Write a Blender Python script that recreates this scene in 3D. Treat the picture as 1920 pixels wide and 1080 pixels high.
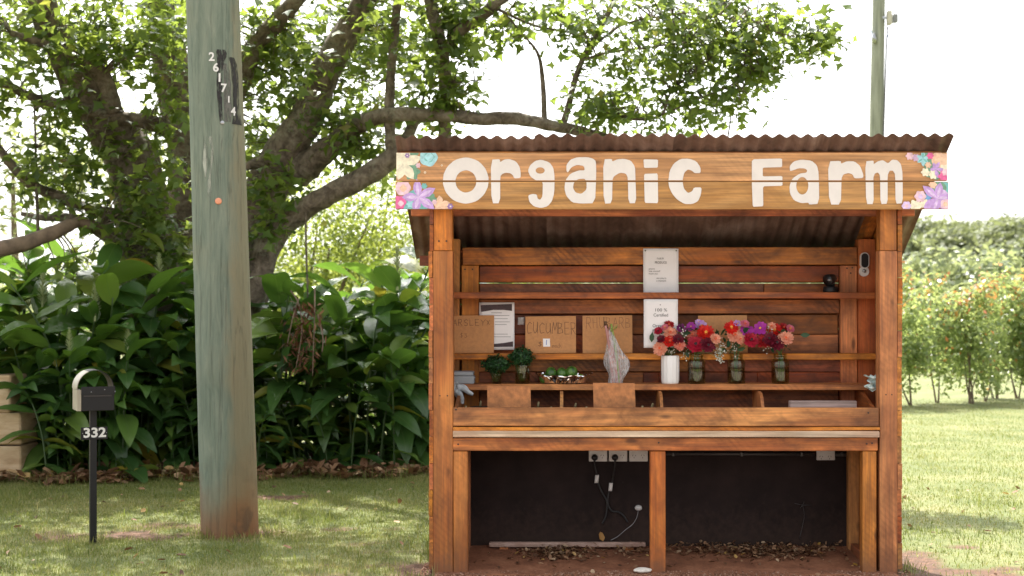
import bpy, bmesh, math, random
import numpy as np
from mathutils import Vector, Matrix, Euler, noise

for o in list(bpy.data.objects):
    bpy.data.objects.remove(o)
SC = bpy.context.scene
COL = SC.collection
R = math.radians

# ------------------------------------------------------------------ camera
F, CX, CY, D, H = 2640.0, 1043.0, 580.0, 7.75, 1.45   # photo pixels, metres
cam_d = bpy.data.cameras.new('camera')
cam = bpy.data.objects.new('camera', cam_d); COL.objects.link(cam)
cam.location = (0, -D, H); cam.rotation_euler = (R(90), 0, 0)
cam_d.sensor_width = 36.0; cam_d.lens = 36.0 * F / 1920.0
cam_d.shift_x = (960 - CX) / 1920.0; cam_d.shift_y = (CY - 540) / 1920.0
cam_d.clip_start = 0.05; cam_d.clip_end = 3000
cam_d.dof.use_dof = True; cam_d.dof.focus_distance = 7.9; cam_d.dof.aperture_fstop = 3.2
SC.camera = cam

# ------------------------------------------------------------------ sky, sun, exposure
SUN_EL, SUN_AZ = R(56), R(-16)          # azimuth from +Y, clockwise seen from above
w = bpy.data.worlds.new('World'); SC.world = w; w.use_nodes = True
wn = w.node_tree; wn.nodes.clear()
sky = wn.nodes.new('ShaderNodeTexSky'); sky.sky_type = 'NISHITA'; sky.sun_disc = False
sky.sun_elevation = SUN_EL; sky.sun_rotation = SUN_AZ
sky.air_density = 1.0; sky.dust_density = 4.0; sky.ozone_density = 1.0
hs = wn.nodes.new('ShaderNodeHueSaturation'); hs.inputs['Saturation'].default_value = 0.12
bg = wn.nodes.new('ShaderNodeBackground'); bg.inputs['Strength'].default_value = 0.15
wo = wn.nodes.new('ShaderNodeOutputWorld')
wn.links.new(sky.outputs[0], hs.inputs['Color']); wn.links.new(hs.outputs[0], bg.inputs[0])
wn.links.new(bg.outputs[0], wo.inputs[0])
sd = bpy.data.lights.new('sun', 'SUN'); sd.energy = 3.9; sd.angle = R(0.6); sd.color = (1.0, 0.95, 0.86)
sun = bpy.data.objects.new('sun', sd); COL.objects.link(sun); sun.location = (-3, 12, 18)
tosun = Vector((math.sin(SUN_AZ) * math.cos(SUN_EL), math.cos(SUN_AZ) * math.cos(SUN_EL), math.sin(SUN_EL)))
sun.rotation_euler = tosun.to_track_quat('Z', 'Y').to_euler()
SC.view_settings.view_transform = 'Standard'; SC.view_settings.look = 'None'
SC.view_settings.exposure = 1.70; SC.view_settings.gamma = 1.0

# ------------------------------------------------------------------ helpers
rng = np.random.default_rng(7)
rnd = random.Random(11)

def P(px, py, Y):
    d = Y + D
    return Vector(((px - CX) * d / F, Y, H + (CY - py) * d / F))
def X(px, Y): return (px - CX) * (Y + D) / F
def Z(py, Y): return H + (CY - py) * (Y + D) / F
def GP(px, py, z=0.0):
    d = F * (H - z) / (py - CY)
    return Vector(((px - CX) * d / F, d - D, z))

YB = 0.58
WL = {}                                  # world location of roots and parts (translations only)
def link(o, parent=None, loc=(0, 0, 0)):
    COL.objects.link(o)
    loc = Vector(loc)
    if parent is not None:
        o.parent = parent
        o.location = loc - WL.get(parent.name, Vector((0, 0, 0)))
    else:
        o.location = loc
    WL[o.name] = loc
    return o
def tag(o, label=None, cat=None, group=None, kind=None):
    if label: o['label'] = label
    if cat: o['category'] = cat
    if group: o['group'] = group
    if kind: o['kind'] = kind
    return o
def root(name, loc, label, cat, group=None):
    o = bpy.data.objects.new(name, None); o.empty_display_size = 0.1
    link(o, None, loc); return tag(o, label, cat, group)
def tomesh(name, V, Fc, smooth=False):
    me = bpy.data.meshes.new(name)
    me.from_pydata([tuple(v) for v in V], [], [tuple(f) for f in Fc]); me.update()
    if smooth:
        me.polygons.foreach_set('use_smooth', [True] * len(me.polygons))
    return me
def mk(name, V, Fc, mat, parent=None, smooth=False, origin=None):
    A = np.array([tuple(v) for v in V], float)
    if origin is None: origin = (A.min(0) + A.max(0)) / 2
    origin = np.array(origin, float)
    me = tomesh(name, A - origin, Fc, smooth)
    if mat: me.materials.append(mat)
    return link(bpy.data.objects.new(name, me), parent, origin)
def frombm(name, bm, mat, parent=None, smooth=False, origin=None):
    V = [v.co.copy() for v in bm.verts]
    bm.verts.index_update()
    Fc = [[v.index for v in f.verts] for f in bm.faces]
    bm.free()
    return mk(name, V, Fc, mat, parent, smooth, origin)
def box(name, parent, x0, x1, y0, y1, z0, z1, mat, bev=0.003, wob=0.0, warp=0.0):
    bm = bmesh.new()
    bmesh.ops.create_cube(bm, size=1)
    for v in bm.verts:
        v.co = Vector(((x0 + x1) / 2 + v.co.x * (x1 - x0), (y0 + y1) / 2 + v.co.y * (y1 - y0), (z0 + z1) / 2 + v.co.z * (z1 - z0)))
        if wob: v.co += Vector((rnd.uniform(-wob, wob), rnd.uniform(-wob, wob), rnd.uniform(-wob, wob)))
    if bev: bmesh.ops.bevel(bm, geom=bm.edges[:], offset=min(bev, 0.3 * min(x1 - x0, y1 - y0, z1 - z0)), segments=1, affect='EDGES')
    L = max(x1 - x0, z1 - z0)
    if warp and L > .8:                  # sawn timber is never dead straight
        ax = 0 if x1 - x0 >= z1 - z0 else 2; n = 10; sd_ = rnd.random() * 99
        lo, hi = (x0, x1) if ax == 0 else (z0, z1)
        for i in range(1, n):
            t = lo + (hi - lo) * i / n; no = Vector((1, 0, 0)) if ax == 0 else Vector((0, 0, 1))
            bmesh.ops.bisect_plane(bm, geom=bm.verts[:] + bm.edges[:] + bm.faces[:], plane_co=no * t, plane_no=no)
        for v in bm.verts:
            t = v.co[ax]
            sgn = 1 if (v.co[2 - ax] > ((z0 + z1) / 2 if ax == 0 else (x0 + x1) / 2)) else 0
            v.co[2 - ax] += warp * (noise.noise(Vector((t * 1.3, sd_, 0))) + .5 * noise.noise(Vector((t * 7, sd_, sgn * 5.0))))
            v.co[1] += warp * .6 * noise.noise(Vector((t * 1.6, 7, sd_)))
    return frombm(name, bm, mat, parent)
def bar(name, parent, a, b, wdt, hgt, mat, bev=0.003):
    """beam from a to b, width across X (or Y), height upwards"""
    a, b = Vector(a), Vector(b); d = (b - a); L = d.length; d.normalize()
    s = d.cross(Vector((0, 0, 1))).normalized(); u = s.cross(d)
    bm = bmesh.new(); bmesh.ops.create_cube(bm, size=1)
    for v in bm.verts: v.co = (a + b) / 2 + d * v.co.x * L + s * v.co.y * wdt + u * v.co.z * hgt
    bmesh.ops.bevel(bm, geom=bm.edges[:], offset=bev, segments=1, affect='EDGES')
    return frombm(name, bm, mat, parent)
def prism_x(name, parent, prof, x0, x1, mat):
    """YZ profile extruded along X"""
    n = len(prof); V = [(x0, y, z) for y, z in prof] + [(x1, y, z) for y, z in prof]
    Fc = [list(range(n))[::-1], list(range(n, 2 * n))] + [[i, (i + 1) % n, n + (i + 1) % n, n + i] for i in range(n)]
    return mk(name, V, Fc, mat, parent)
def tube_geo(pts, rad, sides=8, rough=0.0, cap=True, seed=0):
    pts = [Vector(p) for p in pts]; V = []; Fc = []
    n = len(pts); t0 = (pts[1] - pts[0]).normalized()
    u = t0.orthogonal().normalized()
    for i, p in enumerate(pts):
        t = (pts[min(i + 1, n - 1)] - pts[max(i - 1, 0)]).normalized()
        u = (u - t * u.dot(t)).normalized(); v = t.cross(u)
        r = rad[i] if hasattr(rad, '__len__') else rad
        for k in range(sides):
            a = 2 * math.pi * k / sides
            dv = u * math.cos(a) + v * math.sin(a)
            rr = r
            if rough: rr *= 1 + rough * noise.noise((p + dv * r * 1.0) * (1.1 / max(r, .02)) * .5 + Vector((seed, 0, 0))) + rough * .7 * noise.noise(p * 2.0 + dv * 2 + Vector((0, seed, 0)))
            V.append(p + dv * rr)
    for i in range(n - 1):
        for k in range(sides):
            k2 = (k + 1) % sides
            Fc.append((i * sides + k, i * sides + k2, (i + 1) * sides + k2, (i + 1) * sides + k))
    if cap:
        Fc.append(list(range(sides))[::-1]); Fc.append([(n - 1) * sides + k for k in range(sides)])
    return V, Fc
def smooth_path(pts, rad, sub=6):
    """Catmull-Rom through points (with radii)"""
    Pn = [Vector(p) for p in pts]; out = []; ro = []
    n = len(Pn)
    for i in range(n - 1):
        p0, p1, p2, p3 = Pn[max(i - 1, 0)], Pn[i], Pn[i + 1], Pn[min(i + 2, n - 1)]
        for s in range(sub):
            t = s / sub
            out.append(0.5 * ((2 * p1) + (p2 - p0) * t + (2 * p0 - 5 * p1 + 4 * p2 - p3) * t * t + (3 * p1 - p0 - 3 * p2 + p3) * t ** 3))
            ro.append(rad[i] * (1 - t) + rad[i + 1] * t)
    out.append(Pn[-1]); ro.append(rad[-1])
    return out, ro
def tube(name, parent, pts, rad, mat, sides=8, rough=0.0, sub=6, smooth=True, origin=None):
    if not hasattr(rad, '__len__'): rad = [rad] * len(pts)
    if sub > 1: pts, rad = smooth_path(pts, rad, sub)
    V, Fc = tube_geo(pts, rad, sides, rough, seed=rnd.random() * 50)
    return mk(name, V, Fc, mat, parent, smooth, origin)
def lathe_geo(prof, sides=24, c=(0, 0, 0), closed_bottom=True):
    V = []; Fc = []
    for r, z in prof:
        for k in range(sides):
            a = 2 * math.pi * k / sides
            V.append((c[0] + r * math.cos(a), c[1] + r * math.sin(a), c[2] + z))
    for i in range(len(prof) - 1):
        for k in range(sides):
            k2 = (k + 1) % sides
            Fc.append((i * sides + k, i * sides + k2, (i + 1) * sides + k2, (i + 1) * sides + k))
    return V, Fc
def lathe(name, parent, prof, mat, c, sides=24, smooth=True):
    V, Fc = lathe_geo(prof, sides, c)
    return mk(name, V, Fc, mat, parent, smooth)

def rotmats(nrm, spin):
    """(N,3) unit normals + spin -> (N,3,3) with columns (right, forward, normal)"""
    n = nrm / np.linalg.norm(nrm, axis=1, keepdims=True)
    ref = np.tile(np.array([0., 0., 1.]), (len(n), 1)); bad = np.abs(n[:, 2]) > .95
    ref[bad] = [1., 0., 0.]
    a = np.cross(ref, n); a /= np.linalg.norm(a, axis=1, keepdims=True)
    b = np.cross(n, a)
    c, s = np.cos(spin)[:, None], np.sin(spin)[:, None]
    r = a * c + b * s; f = -a * s + b * c
    return np.stack([r, f, n], axis=2)
def scatter(name, cen, M, sc, tv, tf, mat, parent=None, origin=(0, 0, 0), vals=None, kind='stuff'):
    """many small template faces baked into one mesh; float attribute rnd per leaf"""
    tv = np.array(tv, float); N = len(cen); n = len(tv)
    V = np.einsum('nij,kj->nki', M, tv) * np.asarray(sc)[:, None, None] + cen[:, None, :] - np.array(origin)
    V = V.reshape(-1, 3)
    loops = []; ls = []; lt = []; 
    fl = np.concatenate([np.array(f) for f in tf]); sz = np.array([len(f) for f in tf])
    L = (fl[None, :] + (np.arange(N) * n)[:, None]).reshape(-1)
    T = np.tile(sz, N); S = np.concatenate([[0], np.cumsum(T)[:-1]])
    me = bpy.data.meshes.new(name)
    me.vertices.add(len(V)); me.vertices.foreach_set('co', V.astype(np.float32).ravel())
    me.loops.add(len(L)); me.loops.foreach_set('vertex_index', L.astype(np.int32))
    me.polygons.add(len(T)); me.polygons.foreach_set('loop_start', S.astype(np.int32)); me.polygons.foreach_set('loop_total', T.astype(np.int32))
    me.update(calc_edges=True)
    at = me.attributes.new('rnd', 'FLOAT', 'POINT')
    if vals is None: vals = rng.random(N)
    at.data.foreach_set('value', np.repeat(vals, n).astype(np.float32))
    me.materials.append(mat)
    o = link(bpy.data.objects.new(name, me), parent, origin)
    if kind: o['kind'] = kind
    return o

# ------------------------------------------------------------------ material kit
class NT:
    def __init__(s, name):
        s.m = bpy.data.materials.new(name); s.m.use_nodes = True
        s.t = s.m.node_tree; s.t.nodes.clear()
        s.out = s.t.nodes.new('ShaderNodeOutputMaterial')
    def n(s, typ, ins=None, **pr):
        nd = s.t.nodes.new('ShaderNode' + typ)
        for k, v in pr.items(): setattr(nd, k, v)
        for k, v in (ins or {}).items():
            if isinstance(v, bpy.types.NodeSocket): s.t.links.new(v, nd.inputs[k])
            else: nd.inputs[k].default_value = v
        return nd
    def o(s, *a, **k): return s.n(*a, **k).outputs[0]
    def math(s, op, a, b=0.0, c=0.0, clamp=False):
        return s.n('Math', {0: a, 1: b, 2: c}, operation=op, use_clamp=clamp).outputs[0]
    def mix(s, f, a, b, blend='MIX'):
        a = a if isinstance(a, bpy.types.NodeSocket) else (*a, 1)[:4]
        b = b if isinstance(b, bpy.types.NodeSocket) else (*b, 1)[:4]
        return s.n('Mix', {0: f, 6: a, 7: b}, data_type='RGBA', blend_type=blend).outputs[2]
    def ramp(s, f, stops):
        nd = s.n('ValToRGB', {0: f}); cr = nd.color_ramp
        while len(cr.elements) < len(stops): cr.elements.new(0.5)
        for e, (p, c) in zip(cr.elements, stops):
            e.position = p; e.color = (*c, 1)[:4] if hasattr(c, '__len__') else (c, c, c, 1)
        return nd.outputs[0]
    def rng(s, f, a, b, c=0.0, d=1.0):
        return s.n('MapRange', {0: f, 1: a, 2: b, 3: c, 4: d}).outputs[0]
    def noise(s, vec, scale, detail=4.0, rough=0.55, dist=0.0):
        return s.n('TexNoise', {'Vector': vec, 'Scale': scale, 'Detail': detail, 'Roughness': rough, 'Distortion': dist}).outputs[0]
    def coord(s, kind='Object', scale=(1, 1, 1), rand=True):
        v = s.n('TexCoord').outputs[kind]
        if rand:
            r = s.n('ObjectInfo').outputs['Random']
            off = s.n('CombineXYZ', {0: s.math('MULTIPLY', r, 37.0), 1: s.math('MULTIPLY', r, 91.0), 2: s.math('MULTIPLY', r, 53.0)}).outputs[0]
            v = s.n('VectorMath', {0: v, 1: off}, operation='ADD').outputs[0]
        return s.n('Mapping', {'Vector': v, 'Scale': scale}).outputs[0]
    def bump(s, h, strength=0.3, dist=0.005):
        return s.n('Bump', {'Strength': strength, 'Distance': dist, 'Height': h}).outputs[0]
    def principled(s, col, rough=0.6, normal=None, **kw):
        ins = {'Base Color': col if isinstance(col, bpy.types.NodeSocket) else (*col, 1)[:4], 'Roughness': rough}
        if normal is not None: ins['Normal'] = normal
        ins.update(kw)
        return s.n('BsdfPrincipled', ins).outputs[0]
    def done(s, sh):
        s.t.links.new(sh, s.out.inputs['Surface']); return s.m

def wood(name, axis, dark, mid, light, blotch=0.55, rough=0.6, saw=0.25, red=0.35, knots=1.0):
    k = NT(name); ai = 'xyz'.index(axis)
    def st(across, along):
        g = [across] * 3; g[ai] = along; return k.coord('Object', tuple(g))
    v0 = k.coord('Object')
    zone = k.noise(st(6.0, 1.3), 1.0, 3, .55, .6)                      # colour zones along the board
    col = k.mix(k.rng(zone, .38, .62), mid, light)
    col = k.mix(k.rng(k.noise(st(5.0, 2.2), 1.0, 2, .5, .4), .48, .70, 0, red), col, (mid[0] * 1.12, mid[1] * .86, mid[2] * .95))
    g1 = k.noise(st(85.0, 3.0), 1.0, 5, .62, .3)                       # fibre
    ring = k.n('TexWave', {'Vector': st(3.4, .30), 'Scale': 3.0, 'Distortion': 7.0, 'Detail': 3.0, 'Detail Scale': 1.4}, wave_type='RINGS').outputs[1]
    m = k.math('MULTIPLY', k.rng(g1, .28, .72, .60, 1.28), k.rng(ring, 0, 1, .82, 1.08))
    col = k.mix(1.0, col, k.n('CombineColor', {0: m, 1: m, 2: m}).outputs[0], 'MULTIPLY')
    col = k.mix(k.rng(k.noise(st(9.0, 1.6), 1.0, 5, .62, .3), .50, .78, 0, blotch), col, tuple(c * .45 for c in dark))
    sm = k.noise(st(10.0, 6.5), 1.0, 4, .6, .35)                      # water marks and weathering
    col = k.mix(k.rng(sm, .44, .78, 0, blotch * 1.15), col, tuple(c * .8 for c in dark))
    sw = k.n('TexWave', {'Vector': v0, 'Scale': 16.0, 'Distortion': 2.0, 'Detail': 2.0, 'Detail Scale': 3.0}, wave_type='BANDS', bands_direction='DIAGONAL').outputs[1]
    patch = k.rng(k.noise(v0, 2.3, 2), .48, .64, 0, saw)
    col = k.mix(k.math('MULTIPLY', patch, k.rng(sw, .45, .8)), col, tuple(c * .6 for c in dark))
    col = k.mix(k.rng(k.noise(st(160.0, 5.0), 1.0, 3, .7), .66, .76, 0, .6), col, tuple(c * .4 for c in dark))
    kn = k.n('TexVoronoi', {'Vector': k.n('Mapping', {'Vector': st(5.0, 1.7)}).outputs[0], 'Scale': 1.5, 'Randomness': 1.0}).outputs['Distance']
    col = k.mix(k.rng(kn, .05, .12, .7 * knots, 0.0), col, tuple(c * .3 for c in dark))
    r = k.n('ObjectInfo').outputs['Random']
    hv = k.n('HueSaturation', {'Hue': k.rng(r, 0, 1, .486, .512), 'Saturation': k.rng(k.math('FRACT', k.math('MULTIPLY', r, 17.3)), 0, 1, .92, 1.05), 'Value': k.rng(k.math('FRACT', k.math('MULTIPLY', r, 7.7)), 0, 1, .80, 1.30), 'Color': col}).outputs[0]
    wz_ = k.n('SeparateXYZ', {0: k.n('NewGeometry').outputs['Position']}).outputs[2]
    mud = k.rng(k.math('ADD', wz_, k.math('MULTIPLY', k.math('SUBTRACT', k.noise(v0, 14, 5, .7), .5), .30)), .0, .16, .75, 0)
    hv = k.mix(mud, hv, (.17, .072, .034))                          # red mud splashed up the feet
    h = k.math('ADD', g1, k.math('MULTIPLY', sw, k.math('MULTIPLY', patch, .5)))
    return k.done(k.principled(hv, k.rng(g1, .3, .7, rough - .08, rough + .15), k.bump(h, .35, .003)))
def plain(name, col, rough=0.6, var=0.15, scale=8.0, metallic=0.0, bump=0.1, bdist=.002, **kw):
    k = NT(name); v = k.coord('Object')
    n1 = k.noise(v, scale, 5, .6)
    c = k.mix(k.rng(n1, .3, .7), tuple(x * (1 - var) for x in col), tuple(min(1, x * (1 + var)) for x in col))
    return k.done(k.principled(c, k.rng(n1, .3, .7, max(.02, rough - .06), min(1, rough + .06)), k.bump(n1, bump, bdist), Metallic=metallic, **kw))
def leafmat(name, cols, trans, tmix=0.4, rough=0.45, attr=True, spec=0.4, warm=None, posvar=0.0):
    """thin leaf: diffuse+gloss on top, light passing through; cols is a ramp over per-leaf rnd"""
    k = NT(name)
    r = k.n('Attribute', attribute_name='rnd').outputs['Fac'] if attr else k.n('ObjectInfo').outputs['Random']
    if posvar:
        nz = k.noise(k.n('NewGeometry').outputs['Position'], posvar, 2)
        r = k.math('ADD', k.math('MULTIPLY', r, .6), k.rng(nz, .3, .7, 0, .4))
    c = k.ramp(r, cols)
    t = k.mix(.5, c, trans)
    p = k.principled(c, rough, **{'Specular IOR Level': spec})
    tr = k.n('BsdfTranslucent', {'Color': t}).outputs[0]
    return k.done(k.n('MixShader', {0: tmix, 1: p, 2: tr}).outputs[0])

M = {}
WD, WM, WLt = (.095, .025, .007), (.36, .104, .019), (.60, .218, .046)
M['wx'] = wood('stained_timber_x', 'x', WD, WM, WLt, blotch=.78)
M['wy'] = wood('stained_timber_y', 'y', WD, WM, WLt)
M['wz'] = wood('stained_timber_z', 'z', (.11, .032, .008), (.39, .120, .021), (.60, .225, .046), blotch=.5, saw=.14)
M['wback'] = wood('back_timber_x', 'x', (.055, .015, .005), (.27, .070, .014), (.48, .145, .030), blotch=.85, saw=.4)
M['sign'] = wood('sign_timber', 'x', (.19, .078, .025), (.40, .182, .066), (.53, .272, .115), blotch=.25, saw=.08, red=.25)
M['pale'] = wood('pale_timber', 'x', (.42, .27, .15), (.62, .45, .28), (.74, .58, .40), blotch=.2, saw=.05)
M['board'] = plain('hardboard', (.47, .225, .085), .75, .12, 60, bump=.15)
M['boardold'] = plain('hardboard_worn', (.40, .16, .055), .75, .35, 30, bump=.15)
M['white'] = plain('white_sign_paint', (.72, .69, .65), .55, .05, 14)
M['paper'] = plain('paper', (.80, .78, .78), .7, .03, 10)
M['ink'] = plain('ink', (.035, .03, .03), .6, .1)
M['pencil'] = plain('faded_marker', (.12, .055, .025), .7, .2, 40)
k = NT('black_panel_paint'); v = k.coord('Object', rand=False); n1 = k.noise(v, 4, 5, .65); n2 = k.noise(v, 26, 5, .7)
wz_ = k.n('SeparateXYZ', {0: k.n('NewGeometry').outputs['Position']}).outputs[2]
c = k.mix(k.rng(n1, .35, .7), (.013, .0078, .0072), (.026, .0155, .0140))
c = k.mix(k.rng(k.math('ADD', wz_, k.math('MULTIPLY', k.math('SUBTRACT', n2, .5), .7)), .02, .30, .5, 0), c, (.060, .036, .026))
c = k.mix(k.rng(n2, .66, .76, 0, .3), c, (.09, .07, .06))
M['black'] = k.done(k.principled(c, .8, k.bump(n1, .2, .004), **{'Specular IOR Level': .2}))
M['blackmetal'] = plain('black_powder_coat', (.010, .010, .011), .45, .2, 30, **{'Specular IOR Level': .3})
M['plastic_w'] = plain('white_plastic', (.62, .60, .58), .4, .06, 20)
M['plastic_b'] = plain('black_plastic', (.012, .012, .013), .4, .2, 20)
M['steel'] = plain('dull_steel', (.42, .43, .45), .42, .12, 20, metallic=.9)
M['greybox'] = plain('grey_painted_tin', (.30, .32, .34), .5, .1, 20)
M['nail'] = plain('rusty_nail', (.03, .02, .016), .6, .2, 40)
# ------------------------------------------------------------------ ground
def gz(x, y):
    """height of the land: flat verge, low rise far off on the right"""
    far = np.clip((y - 45) / 75.0, 0, 1); far = far * far * (3 - 2 * far)
    return far * 6.0 * (0.75 + 0.25 * np.sin(x * .03 + 1.0)) 
BARE = []                                # (x, y, rx, ry, weight)
def bare_px(px, py, rx, ry, w_=1.0): g = GP(px, py); BARE.append((g.x, g.y, rx, ry, w_ * 1.0))
bare_px(235, 1002, .62, .26, .78); bare_px(345, 985, .40, .20, .75); bare_px(440, 1000, .36, .32, .85); bare_px(150, 1010, .4, .14, .5)
bare_px(525, 932, .30, .14, 1.2); bare_px(640, 990, .30, .10, .55); bare_px(690, 1020, .22, .10, .5); bare_px(670, 1060, .2, .08, .6); bare_px(735, 1035, .2, .12, .5)
bare_px(1700, 1050, .22, .35, .95); bare_px(1790, 1070, .30, .10, .9); bare_px(1890, 1066, .2, .08, .7); bare_px(1815, 1022, .2, .10, .6); bare_px(795, 1065, .18, .25, .9); bare_px(1720, 1035, .14, .12, .8)
bare_px(60, 960, .3, .1, .4); bare_px(350, 920, .5, .06, .35)
BARE.append((.6, -.25, 1.7, .32, 1.6))   # trodden strip in front of the stall
def vnoise(x, y, s, seed=0):
    """cheap smooth noise in numpy"""
    out = np.zeros_like(x); r = np.random.default_rng(seed)
    for o in range(10):
        a = r.random() * 6.28; f = s * (0.6 + 1.6 * r.random()); ph = r.random() * 6.28
        out += np.sin((x * np.cos(a) + y * np.sin(a)) * f + ph)
    return out / 4.5
def hedge_edge(x): return 4.05 + .55 * (x + 4.5) / 3.6 + .12 * np.sin(x * 5.1) + .07 * np.sin(x * 11 + 1)
def bare(x, y):
    b = np.zeros_like(x)
    for bx, by_, rx, ry, w_ in BARE:
        b = np.maximum(b, w_ * np.exp(-(((x - bx) / rx) ** 2 + ((y - by_) / ry) ** 2)))
    b = b + .26 * vnoise(x, y, 14.0, 3) * (b > .06) + .10 * np.maximum(0, vnoise(x, y, 3.0, 5))
    b = np.maximum(b, np.clip((-.42 - y + .10 * vnoise(x, y, 5.0, 8)) * 5, 0, 1) * (y > -14))  # unseen bare verge out front, added so it bounces warm light
    hedge = np.clip((y - hedge_edge(x)) * 5 + .5, 0, 1) * np.clip((-.35 - x) * 4, 0, 1) * (y < 7.2)
    return np.clip(np.maximum(b, hedge), 0, 1)
def axis(lo, hi, near0, near1, step):
    a = list(np.arange(near0, near1 + 1e-6, step)); d = step; t = near1
    while t < hi: d *= 1.35; t += d; a.append(min(t, hi))
    d = step; t = near0
    while t > lo: d *= 1.35; t -= d; a.insert(0, max(t, lo))
    return np.array(a)
gx, gy_ = axis(-900, 900, -6, 6, .07), axis(-60, 1500, -1.5, 6, .07)
GX, GY = np.meshgrid(gx, gy_)
B = bare(GX, GY)
GZ = gz(GX, GY) + .010 * vnoise(GX, GY, 2.2, 9) * np.exp(-((GX / 9) ** 2 + (GY / 12) ** 2)) + .004 * vnoise(GX, GY, 14, 2) * np.exp(-((GX / 6) ** 2 + (GY / 7) ** 2)) - .012 * B * (GY < 6) * (GY > -1.5)
inst = (GX > -.7) & (GX < 1.92) & (GY > -.05) & (GY < .7)
GZ = np.where(inst, -.01, GZ)
me = bpy.data.meshes.new('ground')
ny, nx = GX.shape
V = np.stack([GX, GY, GZ], 2).reshape(-1, 3)
i = np.arange(ny - 1)[:, None] * nx + np.arange(nx - 1)[None, :]
Q = np.stack([i, i + 1, i + nx + 1, i + nx], 2).reshape(-1, 4)
me.vertices.add(len(V)); me.vertices.foreach_set('co', V.astype(np.float32).ravel())
me.loops.add(Q.size); me.loops.foreach_set('vertex_index', Q.astype(np.int32).ravel())
me.polygons.add(len(Q)); me.polygons.foreach_set('loop_start', (np.arange(len(Q)) * 4).astype(np.int32)); me.polygons.foreach_set('loop_total', np.full(len(Q), 4, np.int32))
me.update(calc_edges=True)
at = me.attributes.new('bare', 'FLOAT', 'POINT'); at.data.foreach_set('value', B.astype(np.float32).ravel())
me.polygons.foreach_set('use_smooth', [True] * len(Q))
k = NT('lawn_and_soil')
pos = k.n('NewGeometry').outputs['Position']
n1 = k.noise(pos, 1.3, 4, .6); n2 = k.noise(pos, 22, 5, .65); n3 = k.noise(pos, 120, 3, .6)
gr = k.ramp(k.math('ADD', k.math('MULTIPLY', n1, .6), k.math('MULTIPLY', n2, .4)), [(.32, (.055, .080, .016)), (.5, (.115, .132, .036)), (.66, (.20, .185, .075))])
so = k.ramp(n2, [(.3, (.045, .022, .011)), (.55, (.105, .050, .025)), (.75, (.18, .098, .055))])
b_ = k.n('Attribute', attribute_name='bare').outputs['Fac']
c = k.mix(k.rng(k.math('ADD', b_, k.math('MULTIPLY', k.math('SUBTRACT', n2, .5), .5)), .25, .62), gr, so)
M['lawn'] = k.done(k.principled(c, .92, k.bump(k.math('ADD', n2, k.math('MULTIPLY', n3, .5)), .6, .012)))
me.materials.append(M['lawn'])
ground = bpy.data.objects.new('ground', me); link(ground); ground['kind'] = 'structure'

# unseen pale gravel road, added to bounce warm light onto the stall
k = NT('pale_gravel'); v = k.coord('Object', rand=False); n1 = k.noise(v, 1.1, 4, .6); n2 = k.noise(v, 55, 4, .7)
M['road'] = k.done(k.principled(k.mix(.4, k.ramp(n1, [(.3, (.24, .19, .15)), (.7, (.35, .29, .24))]), k.ramp(n2, [(.3, (.17, .12, .09)), (.7, (.50, .42, .36))])), .95, k.bump(n2, .5, .01)))
xs = np.concatenate([np.linspace(-120, -10, 23), np.linspace(-9, 9, 37), np.linspace(10, 120, 23)]); V = []; Fc = []
for q, x in enumerate(xs):
    V += [(x, -2.2 + .18 * noise.noise(Vector((x * .6, 0, 0))), .004), (x, -2.6, .03), (x, -6.5, .07), (x, -10.5, .03), (x, -11 + .2 * noise.noise(Vector((x * .6, 5, 0))), .004)]
    if q: Fc += [(5 * q - 5 + t, 5 * q - 4 + t, 5 * q + 1 + t, 5 * q + t)[::-1] for t in range(4)]
o = mk('bounce_gravel_road', V, Fc, M['road'], None, True, (0, 0, 0)); o['kind'] = 'structure'

# packed red earth under the stall, rising towards the back
k = NT('packed_red_earth'); v = k.coord('Object', rand=False); n1 = k.noise(v, 7, 5, .6); n2 = k.noise(v, 60, 4, .6)
c = k.ramp(k.math('ADD', k.math('MULTIPLY', n1, .6), k.math('MULTIPLY', n2, .4)), [(.34, (.13, .045, .020)), (.5, (.23, .088, .040)), (.68, (.34, .15, .077))])
M['earth'] = k.done(k.principled(c, .9, k.bump(n2, .35, .006)))
nx_, ny_ = 60, 26; V = []; Fc = []
for j in range(ny_ + 1):
    for i_ in range(nx_ + 1):
        x = -.66 + (1.86 + .66) * i_ / nx_; y = -.12 + (.62 + .12) * j / ny_
        z = .004 + .055 * max(0, (y - .02) / .55) ** 1.2 + .006 * noise.noise(Vector((x * 4, y * 5, 1))) + .003 * noise.noise(Vector((x * 17, y * 17, 4)))
        if j == 0: z = -.02
        V.append((x, y, z))
for j in range(ny_):
    for i_ in range(nx_): a = j * (nx_ + 1) + i_; Fc.append((a, a + 1, a + nx_ + 2, a + nx_ + 1))
o = mk('earth_floor', V, Fc, M['earth'], None, True, (0, 0, 0)); o['kind'] = 'structure'
def earthz(x, y): return .004 + .055 * max(0, (y - .02) / .55) ** 1.2

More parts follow.
